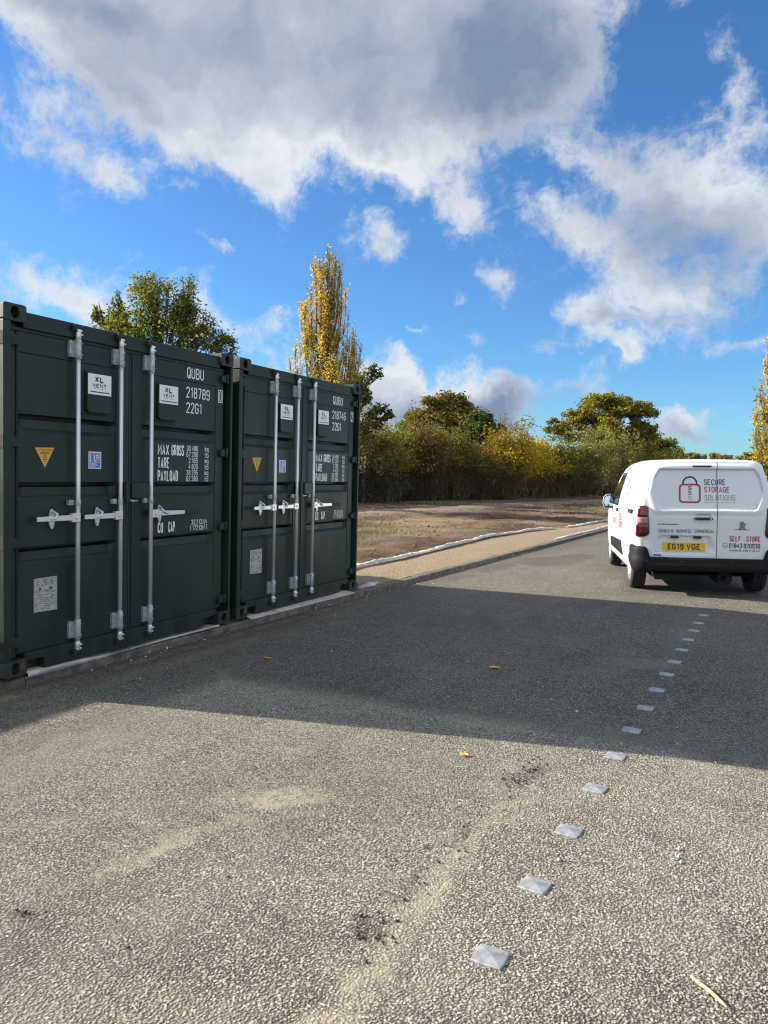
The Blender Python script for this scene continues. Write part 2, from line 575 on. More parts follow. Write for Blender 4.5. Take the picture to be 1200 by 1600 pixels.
M_kerb = mat('concrete_kerb', (0.105, 0.095, 0.082), 0.92, vary=0.5, vscale=7, bump=0.5, bscale=60)
M_stud = mat('grey_road_stud', (0.30, 0.32, 0.345), 0.48, metal=0.35, vary=0.25, vscale=22, bump=0.1, bscale=120)
M_fence = mat('black_fence_paint', (0.012, 0.014, 0.014), 0.5)
M_bark = mat('bark', (0.075, 0.06, 0.045), 0.95, vary=0.4, vscale=8)
M_barkp = mat('poplar_bark', (0.11, 0.09, 0.06), 0.95, vary=0.3, vscale=8)
M_twig = mat('brown_twigs', (0.085, 0.062, 0.045), 0.95, vary=0.4, vscale=3)
M_twigg = mat('olive_twigs', (0.10, 0.092, 0.05), 0.95, vary=0.4, vscale=3)
M_wood = mat('straw_stick', (0.62, 0.45, 0.22), 0.6, vary=0.2, vscale=30)
M_timber = mat('brown_timber', (0.12, 0.075, 0.045), 0.85, vary=0.3, vscale=12)
M_leafy = mat('yellow_leaf', (0.62, 0.42, 0.06), 0.6, vary=0.2, vscale=40)
M_soilc = mat('soil_crumb', (0.045, 0.032, 0.026), 0.95, vary=0.4, vscale=40)
M_stone = mat('pale_stone', (0.42, 0.40, 0.36), 0.8, vary=0.4, vscale=60)


def blobmask(t, co, lst, warp=0.25, wscale=3.0):
    """soft, noisy patches on the ground: (x, y, rx, ry, rot degrees, weight)"""
    n = t.noise(co, wscale, 5.0, 0.6, 'Color')
    cw = t.vmath('ADD', co, t.vmath('SCALE', t.vmath('SUBTRACT', n, (0.5, 0.5, 0.5)), warp))
    cw = t.vmath('MULTIPLY', cw, (1, 1, 0))
    tot = None
    for x, y, rx, ry, ro, wt in lst:
        v = t.mapping(cw, (x, y, 0), (0, 0, R(ro)), (rx, ry, 1), 'TEXTURE')
        o = t.ramp(t.vmath('LENGTH', v), 0.25, 1.0, wt, 0.0)
        tot = o if tot is None else t.math('MAXIMUM', tot, o)
    return tot


def road_material():
    m = bpy.data.materials.new('chip_seal_tarmac')
    m.use_nodes = True
    t = NT(m.node_tree)
    b = t.n['Principled BSDF']
    co = t.new('ShaderNodeTexCoord').outputs['Object']
    wv = t.vmath('ADD', co, t.vmath('SCALE', t.noise(co, 70, 3, 0.6, 'Color'), 0.012))
    v1 = t.voronoi(wv, 112.0)
    v2 = t.voronoi(wv, 175.0)
    cs = t.new('ShaderNodeSeparateColor')
    t.put(cs.inputs[0], v1.outputs['Color'])
    rnd = cs.outputs[0]
    stone = t.ramp(v1.outputs['Distance'], 0.42, 0.76, 1.0, 0.0)
    keep = t.ramp(cs.outputs[1], 0.14, 0.2, 0.15, 1.0)
    stone = t.math('MULTIPLY', stone, keep)
    small = t.ramp(v2.outputs['Distance'], 0.25, 0.6, 1.0, 0.0)
    at_ = t.new('ShaderNodeAttribute', attribute_name='chip')
    ac = t.new('ShaderNodeSeparateColor')
    t.put(ac.inputs[0], at_.outputs['Color'])
    patch = ac.outputs[2]
    inv = t.math('SUBTRACT', 1.0, patch)
    stone = t.math('ADD', t.math('MULTIPLY', stone, inv), t.math('MULTIPLY', t.ramp(ac.outputs[0], 0.05, 0.45), patch))
    rnd = t.math('ADD', t.math('MULTIPLY', rnd, inv), t.math('MULTIPLY', ac.outputs[1], patch))
    big = t.noise(co, 0.55, 5, 0.6)
    med = t.noise(co, 4.0, 6, 0.65)
    binder_gap_shade = t.mix(t.ramp(med, 0.3, 0.7), (0.040, 0.036, 0.030), (0.105, 0.095, 0.078))  # dark binder, which also paints in the shade between the stones
    stones = t.colramp(rnd, [(0.0, (0.13, 0.123, 0.104)), (0.35, (0.26, 0.247, 0.207)), (0.75, (0.36, 0.344, 0.29)), (0.94, (0.45, 0.435, 0.38)), (1.0, (0.66, 0.645, 0.58))])
    base = t.mix(t.math('MULTIPLY', small, 0.4), binder_gap_shade, (0.30, 0.29, 0.25))
    base = t.mix(stone, base, stones)
    base = t.mix(t.ramp(big, 0.35, 0.7), base, t.mix(1.0, base, (0.82, 0.81, 0.79), 'MULTIPLY'))
    base = t.mix(t.math('MULTIPLY', t.ramp(t.noise(t.mapping(co, scale=(1, .5, 1)), 2.4, 6, 0.7), 0.50, 0.70), 0.40), base, (0.31, 0.285, 0.235))
    base = t.mix(t.math('MULTIPLY', t.ramp(t.noise(co, 9.0, 6, 0.75), 0.54, 0.68), 0.40), base, (0.075, 0.068, 0.058))
    # wheel-worn smoother strip away from the chippings: darker bitumen
    worn = t.ramp(t.noise(t.mapping(co, scale=(0.9, 0.14, 1)), 1.3, 4, 0.6), 0.52, 0.72)
    base = t.mix(t.math('MULTIPLY', worn, 0.30), base, (0.18, 0.172, 0.15))
    # pale dust and sand trodden on to the road
    sand = blobmask(t, co, [(2.66, -0.52, .34, .16, 30, .85), (2.50, -1.16, .09, .36, -10, .75), (2.62, -.82, .10, .22, -25, .5), (3.60, -0.75, .065, .80, 0, .8), (3.63, -1.65, .10, .55, 0, .8), (3.66, -.1, .10, .3, -10, .4), (3.76, 3.04, .42, .28, 10, .7), (3.19, .99, .40, .22, 10, .5), (3.95, 4.9, .2, 1.0, 2, .4), (1.9, 0.9, .9, .3, 10, .25),
                              (0.42, 1.6, .16, 1.6, 0, .6), (0.40, 4.2, .12, 1.4, 0, .5), (3.1, -1.9, .5, .3, 20, .3), (3.1, 3.6, .3, .5, 20, .25)], 0.32, 6.0)
    sand = t.math('MULTIPLY', sand, t.ramp(t.noise(co, 16, 6, 0.7), 0.32, 0.62))
    base = t.mix(sand, base, t.mix(small, (0.30, 0.265, 0.20), (0.36, 0.32, 0.25)))
    # mud off wheels
    mud = blobmask(t, co, [(3.61, .30, .10, .26, -18, 1.0), (3.53, -1.22, .10, .12, 0, .9), (2.43, -1.69, .07, .06, 0, 1.0), (3.52, -.9, .07, .22, 0, .6), (3.55, -.45, .06, .2, 0, .5), (3.9, 0.95, .1, .1, 0, .4), (4.45, 1.0, .12, .1, 0, .5), (2.85, -.75, .14, .14, 0, .5), (3.3, -1.35, .2, .2, 0, .35)], 0.22, 14.0)
    mud = t.math('MULTIPLY', mud, t.ramp(t.noise(co, 60, 4, 0.7), 0.40, 0.62))
    base = t.mix(mud, base, (0.062, 0.045, 0.036))
    # yellow paint worn almost off along the kerb foot
    sx = t.new('ShaderNodeSeparateXYZ')
    t.put(sx.inputs[0], co)
    xk = t.math('SUBTRACT', sx.outputs[0], t.math('MULTIPLY', sx.outputs[1], 0.024))
    line = t.math('MULTIPLY', t.ramp(xk, 0.06, 0.09), t.ramp(xk, 0.19, 0.16))
    line = t.math('MULTIPLY', line, t.ramp(t.noise(co, 5, 6, 0.7), 0.42, 0.58))
    line = t.math('MULTIPLY', line, t.ramp(sx.outputs[1], 6.0, 4.5))
    base = t.mix(t.math('MULTIPLY', line, 0.75), base, (0.50, 0.40, 0.17))
    # damp patch by the kerb near the van
    wet = blobmask(t, co, [(1.12, 10.3, .75, 1.25, -6, 1.0), (0.62, 8.9, .25, 1.3, 0, .6), (1.4, 11.4, .5, .8, 0, .7), (0.55, 7.4, .2, .7, 0, .4)], 0.5, 1.6)
    wet = t.ramp(wet, 0.12, 0.5)
    base = t.mix(t.math('MULTIPLY', wet, 0.72), base, (0.085, 0.062, 0.042))
    grimek = t.ramp(xk, 0.5, -0.05)
    base = t.mix(t.math('MULTIPLY', grimek, 0.5), base, (0.10, 0.085, 0.065))
    t.put(b.inputs['Base Color'], base)
    t.put(b.inputs['Roughness'], t.math('SUBTRACT', 0.9, t.math('MULTIPLY', wet, 0.25)))
    b.inputs['Specular IOR Level'].default_value = 0.3
    hgt = t.math('ADD', t.math('MULTIPLY', stone, 1.0), t.math('MULTIPLY', small, 0.35))
    hgt = t.math('ADD', hgt, t.math('MULTIPLY', rnd, 0.45))
    hgt = t.math('ADD', hgt, t.math('MULTIPLY', t.noise(co, 30, 3, 0.5), 0.8))
    hgt = t.math('MULTIPLY', hgt, t.math('SUBTRACT', 1.0, t.math('MULTIPLY', t.math('MAXIMUM', sand, wet), 0.65)))
    bp = t.new('ShaderNodeBump')
    bp.inputs['Strength'].default_value = 1.0
    t.put(bp.inputs['Distance'], t.math('ADD', t.math('MULTIPLY', inv, 0.0135), 0.0025))
    t.put(bp.inputs['Height'], hgt)
    t.put(b.inputs['Normal'], bp.outputs[0])
    return m


def soil_material():
    m = bpy.data.materials.new('bare_soil')
    m.use_nodes = True
    t = NT(m.node_tree)
    b = t.n['Principled BSDF']
    co = t.new('ShaderNodeTexCoord').outputs['Object']
    cs = t.mapping(co, scale=(1, 0.55, 1))
    n1 = t.noise(cs, 0.35, 6, 0.65)
    n2 = t.noise(cs, 3.0, 6, 0.7)
    n3 = t.noise(co, 22.0, 5, 0.7)
    c = t.mix(t.ramp(n2, 0.32, 0.68), (0.048, 0.031, 0.021), (0.145, 0.096, 0.063))
    c = t.mix(t.ramp(n1, 0.4, 0.66), c, (0.25, 0.19, 0.125))
    c = t.mix(t.ramp(n3, 0.56, 0.70, 0, 0.7), c, (0.27, 0.20, 0.135))
    gm = blobmask(t, co, [(-3.9, 12.6, 1.0, 1.2, 0, .8), (-5.6, 13.2, 1.2, 1.0, 0, .7), (-3.0, 33.0, 1.6, 3.0, 0, .6), (-9, 40, 1.2, 5, 0, .5)], 1.4, 1.5)
    gm = t.math('MULTIPLY', gm, t.ramp(t.noise(co, 8, 5, 0.7), 0.42, 0.6))
    c = t.mix(gm, c, (0.055, 0.085, 0.018))
    n4 = t.noise(t.mapping(co, scale=(.5, .35, 1)), 1.6, 6, 0.7)
    c = t.mix(t.ramp(n4, 0.46, 0.62, 0, .55), c, (0.065, 0.045, 0.031))
    damp = blobmask(t, co, [(-3.0, 11.0, 1.6, .9, 0, .6), (-2.0, 14.0, .8, 1.6, 0, .5)], 1.0, 1.2)
    c = t.mix(damp, c, (0.12, 0.10, 0.085))
    t.put(b.inputs['Base Color'], c)
    b.inputs['Roughness'].default_value = 0.97
    b.inputs['Specular IOR Level'].default_value = 0.1
    bp = t.new('ShaderNodeBump')
    bp.inputs['Strength'].default_value = 1.0
    bp.inputs['Distance'].default_value = 0.11
    t.put(bp.inputs['Height'], t.math('ADD', n2, t.math('MULTIPLY', n3, 0.4)))
    t.put(b.inputs['Normal'], bp.outputs[0])
    return m


def gravel_material(name, c0, c1, c2, scale, dist):
    m = bpy.data.materials.new(name)
    m.use_nodes = True
    t = NT(m.node_tree)
    b = t.n['Principled BSDF']
    co = t.new('ShaderNodeTexCoord').outputs['Object']
    v = t.voronoi(co, scale)
    sc = t.new('ShaderNodeSeparateColor')
    t.put(sc.inputs[0], v.outputs['Color'])
    c = t.colramp(sc.outputs[0], [(0.0, c0), (0.5, c1), (1.0, c2)])
    c = t.mix(t.ramp(v.outputs['Distance'], 0.35, 0.7), c, tuple(k*0.5 for k in c0))
    c = t.mix(t.ramp(t.noise(co, 1.6, 5, 0.65), 0.4, 0.7, 0, 0.5), c, tuple(k*0.8 for k in c1))
    t.put(b.inputs['Base Color'], c)
    b.inputs['Roughness'].default_value = 0.9
    bp = t.new('ShaderNodeBump')
    bp.inputs['Strength'].default_value = 0.9
    bp.inputs['Distance'].default_value = dist
    t.put(bp.inputs['Height'], t.math('MULTIPLY', v.outputs['Distance'], -1.0))
    t.put(b.inputs['Normal'], bp.outputs[0])
    return m


M_road = road_material()
M_soil = soil_material()
M_gravel = gravel_material('buff_pea_gravel', (0.21, 0.15, 0.09), (0.34, 0.26, 0.165), (0.48, 0.395, 0.27), 60, 0.012)
M_trail = gravel_material('pale_track', (0.17, 0.125, 0.085), (0.24, 0.18, 0.125), (0.33, 0.26, 0.19), 14, 0.02)


# ------------------------------------------------------------------ ground
def roadz(x):
    return 0.02*x if x < 4.2 else 0.084-0.02*(x-4.2)


def kerbx(y):
    return -0.03+0.024*y if y > -2 else -0.078


ys = [-14, -6, 0, 6, 12, 24, 48, 90]
xs = [kerbx, 1.0, 2.0, 3.0, 4.2, 5.5, 7.0, 9.0]
cv = []
for y in ys:
    for x in xs:
        xx = x(y) if callable(x) else x
        cv.append((xx, y, roadz(xx)))
cv = np.array(cv)
cq = np.array([[a*8+b, a*8+b+1, a*8+b+9, a*8+b+8] for a in range(7) for b in range(7)])


def chippings():
    """the nearer sunlit part of the road, with its stone chippings modelled in relief"""
    rn = np.random.default_rng(77)
    X0, X1, Y0, Y1 = .85, 5.3, -2.35, 1.25
    gx_ = np.arange(X0, X1, .0026)
    gy_ = np.concatenate([np.arange(Y0, -.9, .0025), np.arange(-.9, Y1, .0040)])
    GX, GY = np.meshgrid(gx_, gy_)
    cell = .0074
    nx, ny = int((X1-X0)/cell)+4, int((Y1-Y0)/cell)+4
    jx, jy = rn.random((ny, nx))*1.0, rn.random((ny, nx))*1.0
    hs_ = rn.uniform(.25, 1.0, (ny, nx))
    rs_ = rn.uniform(.40, .78, (ny, nx))
    hs_[rn.random((ny, nx)) < .20] = .02
    tone = rn.random((ny, nx))
    tx_, ty_ = rn.normal(0, .35, (ny, nx)), rn.normal(0, .35, (ny, nx))
    fx, fy = (GX-X0)/cell+1.5, (GY-Y0)/cell+1.5
    ix, iy = fx.astype(int), fy.astype(int)
    best = np.full(GX.shape, -9.0)
    tn = np.zeros(GX.shape)
    for dy in (-1, 0, 1):
        for dx in (-1, 0, 1):
            a, b = np.clip(iy+dy, 0, ny-1), np.clip(ix+dx, 0, nx-1)
            ux, uy = fx-(ix+dx+jx[a, b]), fy-(iy+dy+jy[a, b])
            d = np.sqrt(ux*ux+uy*uy)/rs_[a, b]
            # faceted little stones: flat, tilted tops with steep sides
            hgt = hs_[a, b]*np.clip(1.55-1.55*d**1.6, -1, 1)*(1+.5*(tx_[a, b]*ux+ty_[a, b]*uy))
            k = hgt > best
            best = np.where(k, hgt, best)
            tn = np.where(k, tone[a, b], tn)
    st = np.clip(best, 0, 1)
    # where sand or dust has filled the gaps the relief is shallower
    fill = np.zeros(GX.shape)
    wob = .06*np.sin(GX*31+3*np.sin(GY*17))+.05*np.sin(GY*43+2*np.sin(GX*23))
    for x, y, rx, ry, ro in ((2.66, -.52, .30, .14, 30), (2.50, -1.16, .08, .32, -10), (3.60, -.75, .055, .8, 0), (3.63, -1.65, .08, .55, 0), (3.19, .99, .35, .2, 10)):
        c, s_ = math.cos(R(ro)), math.sin(R(ro))
        u, v = (GX-x)*c+(GY-y)*s_, -(GX-x)*s_+(GY-y)*c
        r = np.sqrt((u/rx)**2+(v/ry)**2)+wob*3
        fill = np.maximum(fill, np.clip((1.05-r)/.6, 0, 1))
    big = .5+.5*np.sin(GX*2.3+1.7*np.sin(GY*1.9))*np.sin(GY*2.9+1.3*np.sin(GX*2.1))
    edge = np.minimum(np.minimum(GX-X0, X1-GX), np.minimum(GY-Y0, Y1-GY))
    fade = np.clip(edge/.35, 0, 1)
    fade = fade*fade*(3-2*fade)
    rel = .0028*(.75+.45*big)*(1-.62*fill)
    rz = np.where(GX < 4.2, .02*GX, .084-.02*(GX-4.2))
    Z = rz+.0008+fade*rel*best.clip(-.15, 1.2)+fade*.0012*fill
    n_, m_ = GX.shape
    V = np.stack([GX, GY, Z], -1).reshape(-1, 3)
    q = np.arange(n_*m_).reshape(n_, m_)
    Q = np.stack([q[:-1, :-1], q[:-1, 1:], q[1:, 1:], q[1:, :-1]], -1).reshape(-1, 4)
    return V, Q, np.stack([st, tn, fade, np.ones_like(st)], -1).reshape(-1, 4)


pv, pq, pa = chippings()
V = np.concatenate([cv, pv])
Q = np.concatenate([cq, pq+len(cv)])
rme = bpy.data.meshes.new('road')
rme.vertices.add(len(V))
rme.vertices.foreach_set('co', V.ravel())
rme.loops.add(len(Q)*4)
rme.loops.foreach_set('vertex_index', Q.ravel().astype(np.int32))
rme.polygons.add(len(Q))
rme.polygons.foreach_set('loop_start', np.arange(0, len(Q)*4, 4))
rme.update()
ca = rme.attributes.new('chip', 'FLOAT_COLOR', 'POINT')
ca.data.foreach_set('color', np.concatenate([np.zeros((len(cv), 4)), pa]).astype(np.float32).ravel())
sm1 = np.ones(len(Q), bool)
rme.polygons.foreach_set('use_smooth', sm1)
tag(link_mesh('road', rme, M_road), kind='structure')

# earth: one sheet reaching the horizon, lumpy near by, cut back at the road
NX, NY = 150, 190
gx = np.concatenate([np.linspace(-600, -40, 12), np.linspace(-39, -0.22, NX)])
gy = np.concatenate([np.linspace(-60, -2, 12), np.linspace(-1.5, 60, NY), np.linspace(62, 900, 22)])
lump = rng.normal(0, 1, (len(gy), len(gx)))
for _ in range(2):
    lump = (lump+np.roll(lump, 1, 0)+np.roll(lump, -1, 0)+np.roll(lump, 1, 1)+np.roll(lump, -1, 1))/5
rows = []
for j, y in enumerate(gy):
    row = []
    for i, x in enumerate(gx):
        kx = kerbx(min(y, 60))-0.18
        t_ = (x+39)/38.78 if x > -39 else 0
        X = -39+(kx+39)*t_ if x > -39 else x
        near = min(1.0, max(0.0, (kx-X-1.1)/0.8))
        z = 0.045+near*(0.05+0.055*lump[j, i]+0.02*math.sin(X*.7+y*.23))
        if y < 5.6:
            z = min(z, 0.06)
        row.append((X, y, z))
    rows.append(row)
mb = MB()
mb.grid(rows, True)
# the far side of the road and beyond
mb.grid([[(9.0, y, roadz(9.0)+0.01), (40, y, .1), (600, y, 1.0)] for y in (-60, 0, 40, 90)], False)
mb.grid([[(kerbx(60)-.18, y, .05), (9.0, y, .05), (600, y, 1.0)] for y in (90, 300, 900)], False)
tag(mb.build('ground', M_soil), kind='structure')

# kerb stones, one long run
mb = MB()
y = -8.0
while y < 42:
    y1 = y+0.91
    g = 0.004
    j = random.uniform(-.004, .004)
    pr = [(-.125, .0), (-.125, .064), (-.018, .064), (-.004, .052), (0.0, -.02), (-.1, -.02)]
    a = [(kerbx(y)+u, y+g, v+j) for u, v in pr]
    b_ = [(kerbx(y1)+u, y1-g, v+j) for u, v in pr]
    n = len(pr)
    mb.add(a+b_, [tuple(range(n)), tuple(range(n, 2*n))[::-1]]+[(i, n+i, n+(i+1) % n, (i+1) % n) for i in range(n)])
    y = y1
tag(mb.build('kerb', M_kerb, bevel=0.004), kind='structure')

# gravel bed between the kerb and the membrane
backx = [(-8, -9.0), (-1, -9.0), (5.3, -8.8), (5.6, -1.0), (6.8, -1.02), (8.3, -1.06), (10.9, -1.18), (13.9, -1.36), (16.8, -1.12), (18.6, -.70), (21, -.42), (24, -.30), (30, -.02)]
mb = MB()
rows = []
for k in range(140):
    y = -8+38*k/139
    bx = np.interp(y, [p[0] for p in backx], [p[1] for p in backx])
    fx = kerbx(y)-.120
    rows.append([(fx+(bx-fx)*q, y, 0.066+0.012*math.sin(q*PI)+random.uniform(-.004, .004)) for q in np.linspace(0, 1, 9)])
mb.grid(rows, True)
tag(mb.build('gravel_path', M_gravel), kind='structure')

# the worn track across the soil
mb = MB()
tl = [(-13.0, 15.5, .9), (-9.5, 17.5, 1.1), (-7.6, 20.0, 1.2), (-7.2, 24.0, 1.3), (-7.2, 29.0, 1.1), (-6.6, 34.0, 1.0), (-5.4, 42.0, 1.0), (-4.0, 52.0, 1.0), (-2.4, 66.0, 1.1)]
ty = [p[1] for p in tl]
rows = []
for k in range(120):
    y = 15.5+50*k/119
    x = np.interp(y, ty, [p[0] for p in tl])
    hw = np.interp(y, ty, [p[2] for p in tl])*(1+0.25*math.sin(k*1.3)*math.sin(k*.37))
    rows.append([(x+q*hw+random.uniform(-.1, .1), y, 0.135+0.05*(1-abs(q))+random.uniform(-.012, .012)-(0.09 if abs(q) > .95 else 0)) for q in (-1, -.6, -.2, .2, .6, 1)])
mb.grid(rows, True)
tag(mb.build('dirt_path', M_trail), kind='structure')


# ------------------------------------------------------------------ white membrane
def ribbon(name, pts, width, lift, label, fold=0.05, seed=1):
    """a crumpled strip of sheet standing proud of the ground along pts (x, y, z)"""
    rn = np.random.default_rng(seed)
    P = np.array(pts, float)
    s = np.concatenate([[0], np.cumsum(np.linalg.norm(np.diff(P, axis=0), axis=1))])
    n = max(12, int(s[-1]/0.07))
    q = np.linspace(0, s[-1], n)
    C = np.stack([np.interp(q, s, P[:, k]) for k in range(3)], -1)
    jit = np.cumsum(rn.normal(0, .012, (n, 2)), 0)
    jit -= np.linspace(0, 1, n)[:, None]*jit[-1]
    rows = []
    for i in range(n):
        t = C[min(i+1, n-1)]-C[max(i-1, 0)]
        t /= np.linalg.norm(t)
        nrm = np.array([t[1], -t[0], 0])
        e = min(1, i/5, (n-1-i)/5)*0.8+0.2
        wv = 1+0.3*math.sin(q[i]*2.1+seed)+0.15*math.sin(q[i]*5.7)
        row = []
        for k, (a, h) in enumerate([(-.5, -.02), (-.32, .45), (-.12, .95), (.1, 1.0), (.32, .55), (.5, -.02)]):
            hh = h*lift*wv*e+rn.normal(0, lift*.22)*(h > 0)
            row.append(C[i]+nrm*(a*width*e+jit[i, 0]*.5+rn.normal(0, width*.06))+np.array([0, 0, hh]))
        rows.append(row)
    mb = MB()
    mb.grid(rows, True)
    o = mb.build(name, M_membrane)
    md = o.modifiers.new('thick', 'SOLIDIFY')
    md.thickness = 0.004
    return tag(o, label, 'membrane')


def kp(y, dx, z):
    return (kerbx(y)+dx, y, z)


def skirt(name, y0, y1, z0fn, label, seed):
    rn = np.random.default_rng(seed)
    n = int((y1-y0)/.05)
    rows = []
    for i in range(n):
        q = i/(n-1)
        y = y0+(y1-y0)*q
        top, bot = z0fn(q)
        fx = kerbx(y)
        wob = .006*math.sin(i*.9)+rn.normal(0, .002)
        rows.append([(-.16, y, top-.004), (-.045, y, top-.003), (-.012+wob, y, top-.008+wob*.3), (max(-.004, fx*.3)+wob, y, bot+.012), (fx-.01+wob*.5, y, .0665), (fx-.004, y, bot)])
    mb = MB()
    mb.grid(rows, True)
    o = mb.build(name, M_membrane)
    return tag(o, label, 'membrane')


skirt('membrane_sheet', 0.19, 2.27, lambda q: (0.100-.02*q-.018*math.exp(-((q-.42)/.14)**2), 0.046+.030*min(1, q*1.5)), 'white membrane sheet hanging out under the nearer green container', 3)
skirt('membrane_sheet', 2.73, 4.80, lambda q: (0.088, 0.062), 'thin white membrane edge showing under the farther green container', 5)
ribbon('membrane_edge', [(-1.0, 5.2, .09), (-1.02, 6.8, .09), (-1.06, 8.3, .09), (-1.18, 10.9, .10), (-1.36, 13.9, .10), (-1.12, 16.8, .10), (-.80, 18.2, .09)], .16, .035, 'long crumpled white membrane edge between the buff gravel and bare soil', seed=8)
ribbon('membrane_edge', [(-.62, 18.9, .09), (-.42, 21, .09), (-.36, 24, .09), (-.15, 28, .09)], .17, .035, 'shorter far white membrane edge behind the gravel near the van', seed=9)
ribbon('membrane_edge', [kp(14.5, -.19, .068), kp(17.5, -.19, .07), kp(21.5, -.19, .07), kp(28, -.19, .07)], .13, .022, 'white membrane strip lying on the kerb beside the van', seed=10)
ribbon('membrane_scrap', [kp(5.15, -.17, .07), kp(5.75, -.20, .07)], .15, .03, 'small white membrane scrap by the far corner of the container row', seed=11)


# ------------------------------------------------------------------ containers
CW_, CH = 2.438, 2.591
CZ = 0.085


def casting(mb, y0, top, xf=0.0, xb=-.165, w_=.178, ysgn=1, side=False):
    """corner casting with an oval hole through its front face"""
    z0, z1 = (CH-.118, CH) if top else (0, .118)
    y1 = y0+w_
    cy, cz = (y0+y1)/2, (z0+z1)/2
    n = 32
    out, inn = [], []
    for k in range(n):
        a = 2*PI*(k+.5)/n
        c, s_ = math.cos(a), math.sin(a)
        m_ = max(abs(c), abs(s_))
        out.append((cy+c/m_*w_/2, cz+s_/m_*(z1-z0)/2))
        inn.append((cy+c*.034, cz+s_*.043*(1 if abs(s_) < .8 else .97)))
    V = [(xf, *p) for p in out]+[(xf, *p) for p in inn]+[(xf-.06, *p) for p in inn]+[(xb, *p) for p in out]
    F = []
    for k in range(n):
        k2 = (k+1) % n
        F += [(k, k2, n+k2, n+k), (n+k, n+k2, 2*n+k2, 2*n+k), (k2, k, 3*n+k, 3*n+k2)]
    F.append(tuple(range(2*n, 3*n)))
    F.append(tuple(range(3*n, 4*n)))
    mb.add(V, F)


def door_mesh(y0, y1, r0, r1, line_r):
    """container door leaf as a relief: frame, four recessed bands with sloping sills"""
    zs = [(.158, 0), (.318, 0), (.324, -.007)]
    for zb in (.777, 1.241, 1.723):
        zs += [(zb, -.007), (zb+.022, -.026), (zb+.030, -.036), (zb+.092, -.044), (zb+.100, -.12), (zb+.1265, -.12), (zb+.1285, -.007)]  # deep slot added above each band so its top edge goes dark
    zs += [(2.274, -.007), (2.280, 0), (2.418, 0)]
    ysx = [(y0, 0), (r0-.004, 0), (r0, 0), (r0+.05, 1), (r1-.05, 1), (r1, 0), (r1+.004, 0), (y1, 0)]
    P = []
    for z, dx in zs:
        row = []
        for i, (y, f) in enumerate(ysx):
            inside = 2 <= i <= 5
            base = -.007 if (inside and .32 < z < 2.277) else 0
            depth = dx
            if not inside:
                depth = 0.0
            elif dx < -.02 and f == 0:
                depth = -.007
            row.append((-.05+depth, y, z))
        P.append(row)
    mb = MB()
    mb.grid(P, False)
    # leaf edges
    mb.box(-.10, -.0515, y0, y0+.004, .158, 2.418)
    mb.box(-.10, -.0515, y1-.004, y1, .158, 2.418)
    return mb


def fr(u, v, d=0.0):
    return (d, u, v)


